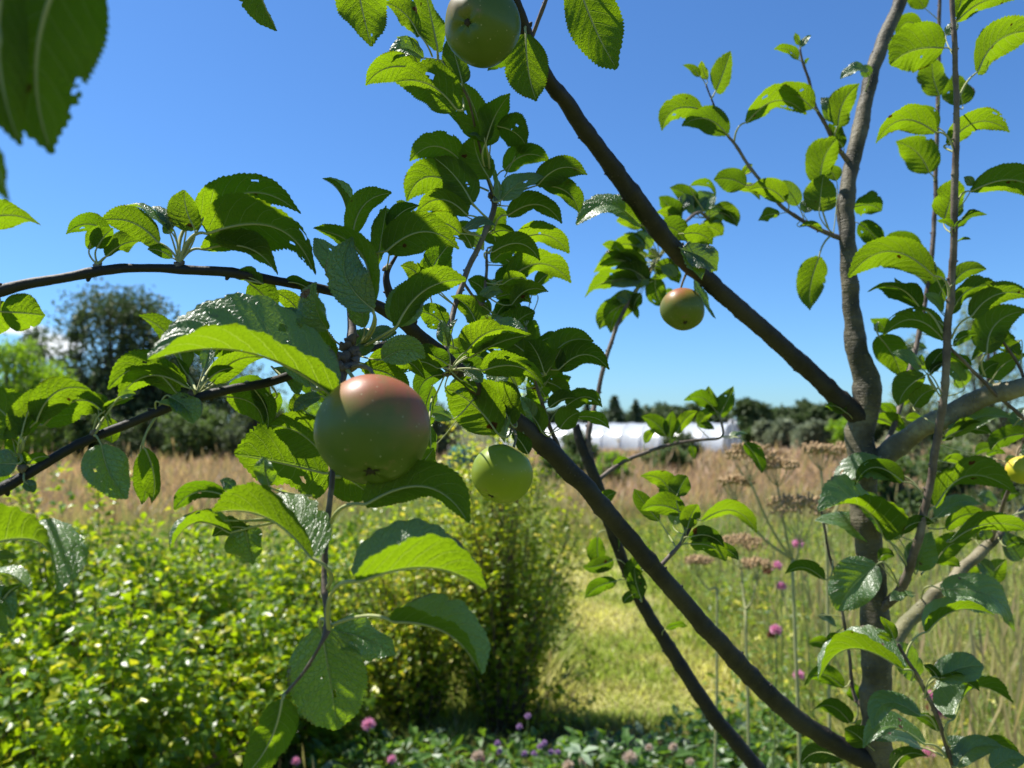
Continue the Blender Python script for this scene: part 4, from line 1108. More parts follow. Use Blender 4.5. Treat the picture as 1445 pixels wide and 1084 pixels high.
def grass(name, n, y0, y1, hscale=1.0, wscale=1.0, seed=1, stalk=False):
    rs = np.random.RandomState(seed)
    u = rs.rand(n)
    y = 1 / (1 / y0 * (1 - u) + 1 / y1 * u)             # density falls off with distance
    x = (rs.rand(n) * 2 - 1) * (y * .80 + .5)
    c, h, path, soil = zones(x, y)
    keep = (rs.rand(n) > soil * .8)
    if stalk: keep &= (path < .3) & (h > .15) & (rs.rand(n) < .25 + vnoise(x, y, .9, 44))
    x, y, c, h, path = x[keep], y[keep], c[keep], h[keep], path[keep]
    n = len(x)
    z = (fbm(x, y, 1.1, 2) - .5) * .07 * (1 - sm(np.hypot(x, y), 30, 60)) - .03
    h = h * hscale * (.45 + .9 * rs.rand(n))
    w = (.0028 + .0008 * y) * wscale * (.7 + .6 * rs.rand(n))
    an = rs.rand(n) * 2 * math.pi
    lean = (.15 + .55 * rs.rand(n)) * h * np.where(stalk, .35, 1)
    wx, wy = np.cos(an) * w, np.sin(an) * w
    la = rs.rand(n) * 2 * math.pi
    lx, ly = np.cos(la) * lean, np.sin(la) * lean
    B = np.stack([x, y, z], 1); Wv = np.stack([wx, wy, np.zeros(n)], 1); Lv = np.stack([lx, ly, np.zeros(n)], 1); H = np.stack([np.zeros(n), np.zeros(n), h], 1)
    k1 = .45
    if stalk:
        V = np.stack([B - Wv * .35, B + Wv * .35, B + H * .75 + Lv * .5 - Wv * .3, B + H * .75 + Lv * .5 + Wv * .3,
                      B + H * .88 + Lv * .8 - Wv * 1.5, B + H * .88 + Lv * .8 + Wv * 1.5, B + H * 1.04 + Lv], 1).reshape(-1, 3)
        T = np.array([[0, 1, 3], [0, 3, 2], [2, 3, 5], [2, 5, 4], [4, 5, 6]]); kk = 7
    else:
        V = np.stack([B - Wv, B + Wv, B + H * .55 + Lv * .3 - Wv * .75, B + H * .55 + Lv * .3 + Wv * .75, B + H * .95 + Lv], 1).reshape(-1, 3)
        T = np.array([[0, 1, 3], [0, 3, 2], [2, 3, 4]]); kk = 5
    F = ((np.arange(n) * kk)[:, None, None] + T[None]).reshape(-1, 3)
    col = c * (.65 + .7 * rs.rand(n))[:, None]
    if stalk:
        br = np.array([.34, .25, .14]); mixk = (.4 + .6 * rs.rand(n))[:, None]; col = col * (1 - mixk) + br * mixk
    else:
        dead = (rs.rand(n) < .16)[:, None]; col = np.where(dead, np.array([.36, .30, .15]) * (.6 + .5 * rs.rand(n))[:, None], col)
    col = np.repeat(np.hstack([col, np.ones((n, 1))]), kk, 0)
    o = fast_mesh(name, V, F, M_GRASS, colors=col)
    tag(o, kind='stuff')
    return o
t = NT('grass')
vc = t.n('VertexColor', layer_name='Col').outputs['Color']
pr = t.n('BsdfPrincipled', {'Base Color': vc, 'Roughness': .5, 'Specular IOR Level': .35})
tr = t.n('BsdfTranslucent', {'Color': t.mix(1.0, vc, (1.25, 1.35, .8), 'MULTIPLY')})
M_GRASS = t.done(t.n('MixShader', {0: .42, 1: pr.outputs[0], 2: tr.outputs[0]}))
go = grass('grass', 330000, 1.8, 42, seed=3)
tag(go, 'green and straw coloured meadow grass covering the ground', 'grass')
go = grass('seeding_grass', 8000, 2.2, 36, hscale=1.75, wscale=.8, seed=5, stalk=True)
tag(go, 'tall dry grass stalks gone to seed standing above the meadow', 'grass')

# ------------------------------------------------------------------ shrubs near by
M_STEMS = plain('shrub_stem', (.12, .085, .05), .8, scale=60)
def tubes_np(paths, radii, sides=5):
    mb = MB()
    for p, r in zip(paths, radii):
        V, F, UV = tube(p, r, sides, cap=False); mb.add(V, F, 0, UV)
    return mb
def shrub(name, x, y, h, rx, ry, nsh, per, leaf, mat, label, cat='shrub', lw=.62, group=None, low=.34, spiky=.24, wild=1.0, flowers=None):
    z0 = ground_z(x, y) - .02
    root = empty(name, (x, y, z0)); tag(root, label, cat, group)
    paths, radii = [], []
    PP, DD, NN, LL = [], [], [], []
    for s in range(nsh):
        a = RS.rand() * 2 * math.pi; q = RS.rand() ** .5
        leader = (s % 7 == 3)
        ex, ey = math.cos(a) * q * rx, math.sin(a) * q * ry
        dome = math.sqrt(max(.0, 1 - q * q * .92))
        hh = h * (.30 + .70 * dome) * (1 + RS.normal() * spiky + (.20 if leader else 0))
        b = np.array([ex * .18, ey * .18, 0]); e = np.array([ex, ey, hh])
        m = b * .45 + e * .55 + np.array([-ex * .18, -ey * .18, hh * .12])
        k = np.linspace(0, 1, 9)[:, None]
        path = b * (1 - k) ** 2 + m * 2 * k * (1 - k) + e * k * k + RS.normal(size=(9, 3)) * .008
        if s % 2 == 0:
            paths.append(path); radii.append(np.linspace(.0042, .0014, 9))
        tt = low + (1 - low) * RS.rand(per) ** .8
        tt[:4] = 1 - RS.rand(4) * .06
        pts = np.stack([np.interp(tt, np.linspace(0, 1, 9), path[:, i]) for i in range(3)], 1)
        tang = unit(np.stack([np.interp(np.minimum(tt + .05, 1), np.linspace(0, 1, 9), path[:, i]) - np.interp(tt - .05, np.linspace(0, 1, 9), path[:, i]) for i in range(3)], 1))
        out = RS.normal(size=(per, 3)); out = unit(out - tang * (out * tang).sum(1, keepdims=True))
        d = unit(out * 1.0 + tang * .55 + RS.normal(size=(per, 3)) * .2)
        nn = unit(np.array([0, 0, 1.0]) + RS.normal(size=(per, 3)) * .45 * wild)
        PP.append(pts + out * .012 * RS.rand(per, 1) * 3); DD.append(d); NN.append(nn); LL.append(leaf * (.55 + .75 * RS.rand(per)) * (1.1 - .35 * tt))
    PP, DD, NN, LL = np.concatenate(PP), np.concatenate(DD), np.concatenate(NN), np.concatenate(LL)
    V, F = cards(PP, DD, NN, LL, LL * lw)
    fo = fast_mesh('foliage', V, F, mat, root); tag(fo, kind='stuff')
    tubes_np(paths, radii).build('stems', M_STEMS, root)
    return root
M_CURR = foliage_material('currant_leaf', (.036, .095, .006), (.13, .225, .010), (.38, .54, .006), rough=.36, trans=.45, c3=(.50, .50, .02), p3=.14, spec=.55)
M_GOLD = foliage_material('golden_leaf', (.065, .13, .010), (.22, .29, .016), (.55, .66, .010), rough=.40, trans=.40, c3=(.70, .60, .06), p3=.17, spec=.5)
gsh = 'leafy fruit bushes along the lower left'
shrub('bush', -2.10, 3.75, .98, .80, .70, 144, 44, .056, M_CURR, 'tall-sprigged green bush, tallest of the lower left bushes', group=gsh, spiky=.17)
shrub('bush', -1.25, 3.95, .86, .72, .60, 144, 44, .056, M_CURR, 'green bush behind the hanging apple shoot, in front of the tall soft grass', group=gsh)
shrub('bush', -1.50, 2.75, .74, .62, .55, 127, 44, .056, M_CURR, 'green bush in the bottom left corner, nearest to the camera', group=gsh, spiky=.2)
shrub('bush', -.98, 3.3, .60, .42, .40, 76, 41, .056, M_CURR, 'low green bush beside the bare soil, rightmost of the lower left bushes', group=gsh)
shrub('bush', -2.55, 2.9, .85, .60, .60, 85, 39, .056, M_CURR, 'green bush mostly cut off by the left edge of the picture', group=gsh)
shrub('golden_shrub', -.05, 3.72, 1.24, .46, .40, 230, 50, .036, M_GOLD, 'rounded shrub with yellow-green speckled foliage standing alone beside the mown strip', lw=.72, low=.08)
shrub('golden_shrub', -.46, 3.72, .95, .42, .36, 150, 44, .036, M_GOLD, 'lower yellow-green shrub half hidden by the curled hanging leaves', lw=.72, low=.08)

# low herbs in the foreground
M_HERB = foliage_material('herb_leaf', (.030, .080, .014), (.085, .17, .030), (.20, .36, .02), rough=.42, trans=.35, c3=(.17, .23, .14), p3=.10, spec=.4)
def herbs(n, x0, x1, y0, y1, hmax, leaf, seed, mat, name, label, lw=.5):
    rs = np.random.RandomState(seed)
    x = x0 + (x1 - x0) * rs.rand(n); y = y0 + (y1 - y0) * rs.rand(n)
    dens = fbm(x, y, .5, 31 + seed)
    _, _, path, soil = zones(x, y)
    k = (rs.rand(n) < sm(dens, .32, .5)) & (rs.rand(n) > soil * .97) & (rs.rand(n) > path)
    x, y, dens = x[k], y[k], dens[k]; n = len(x)
    z = rs.rand(n) * hmax * (.3 + 1.1 * dens)
    P_ = np.stack([x, y, z], 1); D = rand_dirs(n); D[:, 2] = np.abs(D[:, 2]) * .5 + .1
    N = unit(np.array([0, 0, 1.0]) + rs.normal(size=(n, 3)) * .4)
    Lh = leaf * (.5 + rs.rand(n))
    V, F = cards(P_, D, N, Lh, Lh * lw)
    o = fast_mesh(name, V, F, mat); tag(o, label, 'plants', kind='stuff')
herbs(8500, -1.3, 1.5, 2.4, 3.6, .20, .055, 1, M_HERB, 'ground_cover', 'low blue-green and green herbs covering the bottom of the picture')
M_WEED = foliage_material('meadow_weed', (.035, .085, .014), (.15, .23, .03), (.34, .46, .02), rough=.45, trans=.42, c3=(.55, .52, .06), p3=.12)
herbs(60000, .9, 6, 1.9, 9.5, .42, .042, 2, M_WEED, 'meadow_weeds', 'small leafy weeds growing among the meadow grass on the right', lw=.42)
herbs(9000, -1.6, .6, 5.0, 12, .35, .05, 4, M_WEED, 'meadow_weeds', 'soft green weeds among the grass behind the bushes', lw=.4)

# ------------------------------------------------------------------ trees and hedges in the distance
FM = {
 'dark':   foliage_material('foliage_dark', (.055, .085, .026), (.12, .16, .045), (.06, .10, .03), .6, .3),
 'olive':  foliage_material('foliage_olive', (.055, .080, .035), (.095, .125, .058), (.12, .17, .05), .6, .35),
 'bright': foliage_material('foliage_bright', (.08, .17, .012), (.15, .27, .018), (.30, .50, .01), .5, .42),
 'mid':    foliage_material('foliage_mid', (.045, .085, .022), (.095, .150, .038), (.14, .22, .04), .55, .35),
 'sage':   foliage_material('foliage_sage', (.13, .16, .085), (.22, .25, .14), (.18, .22, .12), .6, .35),
 'willow': foliage_material('foliage_willow', (.13, .17, .085), (.20, .24, .13), (.26, .34, .12), .5, .4),
 'pine':   foliage_material('foliage_pine', (.05, .08, .035), (.09, .13, .055), (.04, .07, .02), .6, .2),
 'rust':   foliage_material('foliage_rust', (.14, .075, .04), (.22, .12, .06), (.2, .1, .04), .7, .3),
}
M_TT = plain('tree_trunk', (.075, .06, .045), .9, scale=4)
def far_tree(name, px, dist, top, wpx, kind, label, cat='tree', n=5000, shape='round', base=0.12, group=None, leafpx=4.6, fill=1.0):
    x = (px - CX) / FPX * dist
    H = CAMZ + (602 - top) / FPX * dist; W = wpx / FPX * dist
    root = empty(name, (x, dist, 0)); tag(root, label, cat, group)
    sz = leafpx / FPX * dist
    pts, paths, radii = [], [], []
    rs = np.random.RandomState(int(px * 3 + dist * 7))
    if shape == 'cone':
        nt = 26
        for i in range(nt):
            f = i / nt; z = H * (.12 + .88 * f); r = W * .5 * (1 - f) ** .85 + .05
            m = int(n / nt * (1.4 - f))
            a = rs.rand(m) * 6.283; q = rs.rand(m) ** .6
            rr2 = r * q * (.75 + .35 * np.sin(a * 5 + i * 1.7))
            pts.append(np.stack([np.cos(a) * rr2, np.sin(a) * rr2, z - rr2 * .35 + rs.normal(size=m) * H * .012], 1))
        paths.append([(0, 0, 0), (0, 0, H * .97)]); radii.append([W * .05, .02])
    else:
        nb = max(14, int(W * H * .9)) if shape == 'round' else 16
        nb = min(nb, 46)
        top_z = H
        bl = []
        for i in range(nb):
            f = rs.rand()
            zc = H * (base + .18 + (.70 - base) * f)
            prof = {'round': math.sin(math.pi * min(.97, .18 + .62 * f)) , 'willow': .55 + .4 * math.sin(math.pi * f)}[shape]
            a = rs.rand() * 6.283; q = rs.rand() ** .5 * prof * .5 * W * .78
            rb = min(W, H * 1.1) * rs.uniform(.15, .27) * (1.15 - .45 * f)
            bl.append((math.cos(a) * q, math.sin(a) * q, min(zc, H - rb * .8), rb))
        bl.append((W * .05, 0, H - W * .12, W * .12)); bl.append((-W * .12, 0, H - W * .24, W * .15))
        tot = sum(b[3] ** 2 for b in bl)
        for (bx, by_, bz, rb) in bl:
            m = int(n * fill * rb ** 2 / tot)
            v = unit(rs.normal(size=(m, 3))) * (rb * (.35 + .75 * rs.rand(m, 1) ** .5))
            v *= (1 + .35 * np.sin(v[:, :1] / rb * 7 + bx) * np.sin(v[:, 2:] / rb * 6 + by_))
            v[:, 2] *= .85 if shape == 'round' else 1.25
            pts.append(v + np.array([bx, by_, bz]))
            c0 = np.array([0, 0, H * .18]); e = np.array([bx, by_, bz])
            mid = (c0 + e) / 2 + np.array([0, 0, -.05 * H])
            paths.append([c0, mid, e]); radii.append([W * .012 + .03, W * .008 + .02, .015])
        paths.append([(0, 0, -.1), (W * .01, 0, H * .2), (0, 0, H * .5), (W * .02, 0, H * .8)]); radii.append([W * .03 + .05, W * .025 + .04, W * .016 + .02, .03])
    PPt = np.concatenate(pts); PPt[:, 2] = np.maximum(PPt[:, 2], .03)
    m = len(PPt)
    D = unit(rs.normal(size=(m, 3)) + np.array([0, 0, -.5 if shape == 'willow' else .1]))
    N = unit(rs.normal(size=(m, 3)) * .6 + np.array([0, 0, 1.0]))
    Lh = sz * (.7 + .8 * rs.rand(m))
    V, F = cards(PPt, D, N, Lh, Lh * (.6 if shape != 'willow' else .28))
    cr = fast_mesh('crown', V, F, FM[kind], root)
    tubes_np(paths, radii).build('trunk', M_TT, root)
    return root
T_ = far_tree
T_('broadleaf_tree', 168, 36, 402, 215, 'dark', 'tall dark tree with an uneven airy crown rising highest on the left skyline', n=20000, base=-.05, leafpx=5.5)
T_('broadleaf_tree', 112, 35, 440, 55, 'dark', 'narrow dark tree just left of the tallest left tree', n=4000, base=-.05, leafpx=5)
T_('broadleaf_tree', 25, 26, 476, 150, 'bright', 'bright green tree at the left edge, below the long arching branch', n=9000, base=.02)
T_('broadleaf_tree', 48, 37, 462, 70, 'dark', 'dark tree peeping up behind the bright green tree at the left', n=3000)
T_('broadleaf_tree', 300, 38, 480, 190, 'dark', 'broad dark tree behind the bright leaves left of the spur cluster', n=9000, base=.02)
T_('broadleaf_tree', 240, 37, 500, 120, 'olive', 'olive tree filling the gap right of the tallest left tree', n=6000, base=.02)
gh = 'bushes of the hedge at the far side of the dry field'
T_('hedge_bush', 25, 31, 560, 130, 'dark', 'dark hedge bush at the left edge behind the dry grass', 'bush', 6000, base=0, group=gh)
T_('hedge_bush', 110, 31.5, 575, 120, 'mid', 'hedge bush below the tallest left tree', 'bush', 6000, base=0, group=gh)
T_('hedge_bush', 205, 31, 580, 120, 'dark', 'shadowy hedge bush behind the two hanging leaves', 'bush', 6000, base=0, group=gh)
T_('hedge_bush', 285, 30, 572, 110, 'mid', 'green hedge bush right of the shadowy one and left of the hanging big leaf', 'bush', 6000, base=0, group=gh)
T_('hedge_bush', 360, 30, 565, 110, 'olive', 'pale olive hedge bush behind the big bright leaf', 'bush', 6000, base=0, group=gh)
T_('hedge_bush', 440, 31, 560, 120, 'bright', 'hedge bush hidden behind the large blushed apple', 'bush', 5000, base=0, group=gh)
T_('hedge_bush', 525, 32, 555, 120, 'mid', 'hedge bush behind the right side of the large apple', 'bush', 5000, base=0, group=gh)
T_('hedge_bush', 615, 31, 566, 90, 'olive', 'hedge bush between the large apple and the yellow-green apple', 'bush', 5000, base=0, group=gh)
gc_ = 'spiky conifers on the horizon'
T_('conifer', 867, 80, 560, 44, 'pine', 'taller dark conifer on the horizon just right of the thin upright branch', 'conifer', 2500, 'cone', group=gc_)
T_('conifer', 897, 82, 566, 34, 'pine', 'slim conifer on the horizon, second to the right of the thin upright branch', 'conifer', 1800, 'cone', group=gc_)
T_('conifer', 828, 84, 570, 40, 'pine', 'conifer on the horizon left of the thin upright branch', 'conifer', 1800, 'cone', group=gc_)
gr = 'round trees along the horizon'
for (px, d_, top, w, kd, lb) in [
    (930, 85, 574, 90, 'dark', 'low dark tree behind the polytunnel, right of the conifers'), (975, 80, 576, 60, 'dark', 'dark tree behind the polytunnel and the upright leaf pair'),
    (1052, 75, 568, 62, 'dark', 'round dark tree rising just right of the polytunnel end'), (1012, 84, 580, 46, 'olive', 'small olive tree behind the right end of the polytunnel'),
    (1092, 80, 582, 46, 'mid', 'low green tree in the dip of the skyline'), (1130, 78, 569, 70, 'dark', 'broad dark tree at the middle of the right skyline'),
    (1178, 76, 573, 60, 'dark', 'dark tree directly left of the apple tree trunk'), (790, 86, 582, 70, 'dark', 'dark low tree behind the left part of the polytunnel'),
    (730, 84, 584, 80, 'dark', 'dark low tree behind the middle of the apple tree branches'), (1235, 70, 575, 80, 'dark', 'dark tree showing just right of the apple tree trunk'),
    (1310, 66, 578, 90, 'mid', 'green tree behind the upright shoots right of the trunk'), (1400, 64, 575, 110, 'mid', 'green tree far back at the right edge')]:
    T_('broadleaf_tree', px, d_, top - 3, w * 1.15, kd, lb, n=5000, base=0, group=gr, leafpx=5.5)
T_('broadleaf_tree', 872, 90, 577, 110, 'dark', 'wide low tree mass behind the conifers', n=4500, base=0, group=gr, leafpx=4)
T_('willow_bush', 1100, 52, 594, 70, 'sage', 'grey-green willow bush in front of the right skyline', 'bush', 5500, base=0, leafpx=6)
T_('willow_bush', 1150, 46, 596, 76, 'sage', 'grey-green willow bush nearest to the trunk', 'bush', 5500, base=0, leafpx=6)
T_('willow_bush', 1195, 44, 588, 60, 'bright', 'brighter green bush touching the trunk on its left side', 'bush', 3600, base=0)
T_('willow_bush', 1062, 54, 604, 40, 'mid', 'small green bush beside the end of the polytunnel', 'bush', 2500, base=0)
T_('willow_tree', 1395, 19, 405, 120, 'willow', 'pale feathery willow showing against the sky at the right', n=5200, shape='willow', base=.05, fill=.8, leafpx=7)
T_('willow_tree', 1292, 21, 470, 80, 'willow', 'pale feathery willow between the trunk and the upright shoot', n=3400, shape='willow', base=.05, fill=.8, leafpx=7)
T_('shrub', 1262, 9.5, 640, 110, 'mid', 'dark leafy shrub directly behind the trunk fork', 'shrub', 6500, base=-.1, leafpx=6)
T_('shrub', 1340, 11, 625, 130, 'mid', 'leafy shrub behind the upright shoot', 'shrub', 6500, base=-.1, leafpx=6)
T_('shrub', 1430, 10, 640, 130, 'olive', 'shrub behind the yellow apple at the right edge', 'shrub', 6000, base=-.1, leafpx=6)
T_('shrub', 958, 24, 612, 60, 'olive', 'tall olive shrub hiding part of the polytunnel', 'shrub', 4500, base=-.1, leafpx=5)
T_('shrub', 815, 26, 608, 60, 'mid', 'green shrub in front of the left half of the polytunnel', 'shrub', 4500, base=-.1, leafpx=5)
T_('shrub', 940, 22, 630, 80, 'mid', 'low dark shrub in front of the polytunnel', 'shrub', 4500, base=-.1, leafpx=5)
T_('shrub', 868, 17, 640, 75, 'bright', 'bright green shrub behind the small forked branch', 'shrub', 4500, base=-.1, leafpx=5)
T_('shrub', 790, 18, 635, 80, 'mid', 'low green shrub behind the thick leaning branch', 'shrub', 4500, base=-.1, leafpx=5)
T_('shrub', 590, 17, 640, 90, 'olive', 'soft olive shrub behind the gap between the two largest apples', 'shrub', 4500, base=-.1, leafpx=5)
T_('dock_plant', 1165, 30, 634, 60, 'rust', 'rust-brown patch of dried dock in front of the grey-green willows', 'plant', 2400, base=-.1, leafpx=4)
T_('dock_plant', 1095, 33, 640, 50, 'rust', 'rust-brown dried dock right of the polytunnel', 'plant', 2000, base=-.1, leafpx=4)

# ------------------------------------------------------------------ polytunnel
def polytunnel():
    c0 = Vector((11.7, 41.0, 0)); ax = Vector((-0.86, 0.5, 0)).normalized(); Lt = 13.5
    sd = Vector((ax.y, -ax.x, 0))
    if sd.y > 0: sd = -sd
    root = empty('polytunnel', c0); tag(root, 'low white plastic polytunnel with glinting roof beyond the dry grass', 'polytunnel')
    t = NT('tunnel_plastic')
    nz = t.noise(1.2, 4)
    col = t.mix(nz, (.46, .50, .52), (.74, .77, .78))
    col = t.mix(t.m('MULTIPLY', t.step(t.noise(.9, 6, rough=.7), .52, .66), .5), col, (.30, .33, .28))
    pr = t.n('BsdfPrincipled', {'Base Color': col, 'Roughness': .24, 'Specular IOR Level': .7, 'Normal': t.bump(t.noise(2.5, 3), .25, .05)})
    tr = t.n('BsdfTranslucent', {'Color': (.75, .8, .82)})
    M_PL = t.done(t.n('MixShader', {0: .35, 1: pr.outputs[0], 2: tr.outputs[0]}))
    M_HOOP = plain('tunnel_hoop', (.5, .52, .53), .4)
    M_RAIL = plain('tunnel_rail', (.22, .19, .15), .7)
    def sec(k, r=1.0):
        a = math.pi * k
        w, h = 2.0 * r, 1.62 * r
        return sd * (math.cos(a) * w), h * (math.sin(a) ** .78)
    V, F = [], []
    ns, nl = 28, 96
    for i in range(nl + 1):
        sag = 1 - .022 * abs(math.sin(math.pi * i / nl * 12))
        for k in range(ns + 1):
            s_, z = sec(k / ns, sag); p = ax * (Lt * i / nl) + s_
            V.append((p.x, p.y, z + .02))
    for i in range(nl):
        for k in range(ns):
            a = i * (ns + 1) + k; F.append((a, a + 1, a + ns + 2, a + ns + 1))
    mb = MB(); mb.add(V, F); mb.build('cover', M_PL, root)
    for j in range(13):
        pts = []
        for k in range(19):
            s_, z = sec(k / 18, 1.012); p = ax * (Lt * j / 12) + s_; pts.append((p.x, p.y, z))
        mb = MB(); v_, f_, _ = tube(pts, .035, 6); mb.add(v_, f_); mb.build('hoop', M_HOOP, root)
    # end wall with its door frame
    V = [(0, 0, 0)] + [((sec(k / 20)[0]).x, (sec(k / 20)[0]).y, sec(k / 20)[1]) for k in range(21)]
    mb = MB(); mb.add(V, [(0, k + 1, k + 2) for k in range(20)])
    mb.build('end_panel', M_PL, root, smooth=False)
    mb = MB()
    o = -ax * .06
    for pts in ([sd * .6 + o, sd * .6 + o + Vector((0, 0, 1.75))], [-sd * .6 + o, -sd * .6 + o + Vector((0, 0, 1.75))], [sd * .6 + o + Vector((0, 0, 1.78)), -sd * .6 + o + Vector((0, 0, 1.78))], [sd * .6 + o + Vector((0, 0, .9)), -sd * .6 + o + Vector((0, 0, .9))]):
        v_, f_, _ = tube([tuple(q) for q in pts], .045, 4); mb.add(v_, f_)
    mb.build('door_frame', M_HOOP, root)
    mb = MB()
    for s2 in (1, -1):
        v_, f_, _ = tube([tuple(sd * 2.03 * s2 + Vector((0, 0, .12))), tuple(sd * 2.03 * s2 + ax * Lt + Vector((0, 0, .12)))], .08, 4); mb.add(v_, f_)
    mb.build('base_rail', M_RAIL, root)
polytunnel()
# teal netting thrown over a crop frame
def net():
    x, y = -1.6, 25.5
    M = plain('teal_net', (.04, .20, .16), .5, trans=.3, scale=3)
    root = empty('crop_net', (x, y, 0)); tag(root, 'small teal net draped over a frame behind the yellow-green apple', 'net')
    V, F = [], []
    n1, n2 = 24, 12
    for i in range(n1 + 1):
        for j in range(n2 + 1):
            u, v = i / n1 * 2 - 1, j / n2 * 2 - 1
            hh = .85 * (1 - max(abs(u) ** 6, abs(v) ** 6)) * (1 - .12 * math.sin(u * 9) ** 2) + .03 * math.sin(u * 21 + v * 7)
            V.append((u * .55, v * .5, max(.02, hh)))
    for i in range(n1):
        for j in range(n2):
            a = i * (n2 + 1) + j; F.append((a, a + 1, a + n2 + 2, a + n2 + 1))
    mb = MB(); mb.add(V, F); mb.build('netting', M, root)
    mb = MB()
    for u in (-.48, 0, .48):
        v_, f_, _ = tube([(u, -.45, 0), (u, -.42, .74), (u, 0, .80), (u, .42, .74), (u, .45, 0)], .012, 5); mb.add(v_, f_)
    mb.build('hoops', plain('net_hoop', (.2, .2, .2), .5), root)
net()

# ------------------------------------------------------------------ hogweed, clover and other single plants
M_HS = plain('dry_stem', (.33, .33, .15), .7, scale=40, trans=.1)
M_HH = plain('dry_seed', (.42, .29, .15), .8, scale=90, trans=.15, var=.35)
def hogweed(label, foot, fork, umbels, group='dried hogweed plants'):
    """foot/fork/umbels: photo px, py and distance; the stem runs to the ground below foot"""
    f = P(*fork); b = P(*foot); b.z = ground_z(b.x, b.y)
    root = empty('hogweed', b); tag(root, label, 'plant', group)
    mb = MB()
    pth = catmull([tuple(b), tuple((b + f) / 2 + Vector((.01, .01, 0))), tuple(f)], 8)
    v_, f_, u_ = tube(pth, np.linspace(.006, .0042, len(pth)), 8, rough=.1, freq=300); mb.add(v_, f_, 0, u_)
    mb.build('stem', M_HS, root, b)
    for (px, py, w) in umbels:
        d = fork[2]
        c = P(px, py, d + random.uniform(-.06, .06)); rw = w * d / FPX / 2
        mb = MB()
        low = c + Vector((0, 0, -rw * 1.1))
        dirv = (low - f); mid = f + dirv * .5 + Vector((0, 0, -.02 * 1))
        pth = catmull([tuple(f), tuple(mid), tuple(low)], 6)
        v_, f_, u_ = tube(pth, np.linspace(.0042, .0028, len(pth)), 7, rough=.1, freq=300); mb.add(v_, f_, 0, u_)
        sb = mb.build('stalk', M_HS, root, b)
        mr, mh = MB(), MB()
        for k in range(15):
            a = k * 2.4; q = math.sqrt((k + .5) / 15)
            e = low + Vector((math.cos(a) * q * rw, math.sin(a) * q * rw, rw * (1.05 + .25 * (1 - q * q)) + random.uniform(-.1, .1) * rw))
            m_ = low * .45 + e * .55 + Vector((0, 0, -rw * .12))
            v_, f_, u_ = tube(catmull([tuple(low), tuple(m_), tuple(e)], 3), .0009, 4, cap=False); mr.add(v_, f_, 0, u_)
            for s in range(20):
                aa = random.uniform(0, 6.28); qq = random.random() ** .5 * rw * .30
                sp = e + Vector((math.cos(aa) * qq, math.sin(aa) * qq, rw * (-.08 + .42 * random.random())))
                v_, f_, _ = tube([tuple(e), tuple(sp)], .0004, 3, cap=False); mr.add(v_, f_)
                up = Vector((random.uniform(-.5, .5), random.uniform(-.5, .5), 1)).normalized()
                sv, sf, _ = tube([tuple(sp), tuple(sp + up * .003), tuple(sp + up * .0075), tuple(sp + up * .0095)], [.0008, .0032, .0030, .0006], 5, cap=False); mh.add(sv, sf)
        mr.build('rays', M_HS, root, b); mh.build('seed_head', M_HH, root, b)
hogweed('dried hogweed with five tan seed umbels standing left of the trunk', (1125,1000,2.0), (1118,790,2.0), [(1058,645,62),(1097,662,46),(1128,722,80),(1036,684,44)])
hogweed('dried hogweed reaching its tan umbels right up to the trunk', (1160,950,2.15), (1166,740,2.15), [(1158,640,44),(1197,640,50)])
hogweed('low dried hogweed umbels left of the pink flowers', (1050,1000,2.3), (1052,860,2.3), [(1046,772,60),(1068,800,36)])
hogweed('small dried hogweed behind the thin leaning branch', (1000,990,2.6), (1012,830,2.6), [(985,795,34)])

M_PINK = plain('pink_petals', (.74, .34, .50), .6, trans=.35, scale=200, var=.2)
M_WHITE = plain('white_petals', (.62, .50, .40), .6, trans=.35, scale=200, var=.2)
M_PURP = plain('purple_petals', (.42, .26, .46), .6, trans=.3, scale=200)
M_BRN = plain('spent_petals', (.20, .075, .04), .8, trans=.2, scale=200, var=.4)
M_GS = plain('green_stem', (.13, .19, .06), .6, scale=60, trans=.1)
def flower(name, label, cat, px, py, d, wpx, mat, group, leafy=True, calyx=False):
    c = P(px, py, d); r = wpx * d / FPX / 2
    gz_ = ground_z(c.x, c.y)
    b = Vector((c.x + random.uniform(-.05, .05), c.y + random.uniform(0, .06), gz_))
    root = empty(name, b); tag(root, label, cat, group)
    mb = MB()
    pth = catmull([tuple(b), tuple((b + c) / 2 + Vector((random.uniform(-.02, .02), 0, 0))), tuple(c - Vector((0, 0, r * .7)))], 7)
    v_, f_, u_ = tube(pth, np.linspace(.0022, .0014, len(pth)), 6); mb.add(v_, f_, 0, u_)
    mb.build('stem', M_GS, root, b)
    # a head of many narrow florets
    n = 110; th = np.arccos(1 - 1.55 * (np.arange(n) + .5) / n); ph = np.arange(n) * 2.39996
    D = np.stack([np.sin(th) * np.cos(ph), np.sin(th) * np.sin(ph), np.cos(th)], 1) + RS.normal(size=(n, 3)) * .12
    D = unit(D); N = unit(np.cross(D, RS.normal(size=(n, 3))))
    Pn = np.array(c - b)[None] + D * r * .18
    Lh = r * (.75 + .3 * RS.rand(n))
    V, F = cards(Pn, D, N, Lh, Lh * .30, fold=.4, droop=-.1)
    fast_mesh('flower_head', V, F, mat, root)
    if leafy:
        n = 9; k = RS.randint(2, len(pth) - 3, n)
        Pn = pth[k] - np.array(b)[None]; D = rand_dirs(n, .2)
        Lh = np.full(n, .028) * (.8 + .5 * RS.rand(n)); V, F = cards(Pn, D, unit(RS.normal(size=(n, 3)) * .3 + [0, 0, 1]), Lh, Lh * .4)
        fast_mesh('leaves', V, F, M_WEED, root)
gf = 'pink flower heads in the meadow'
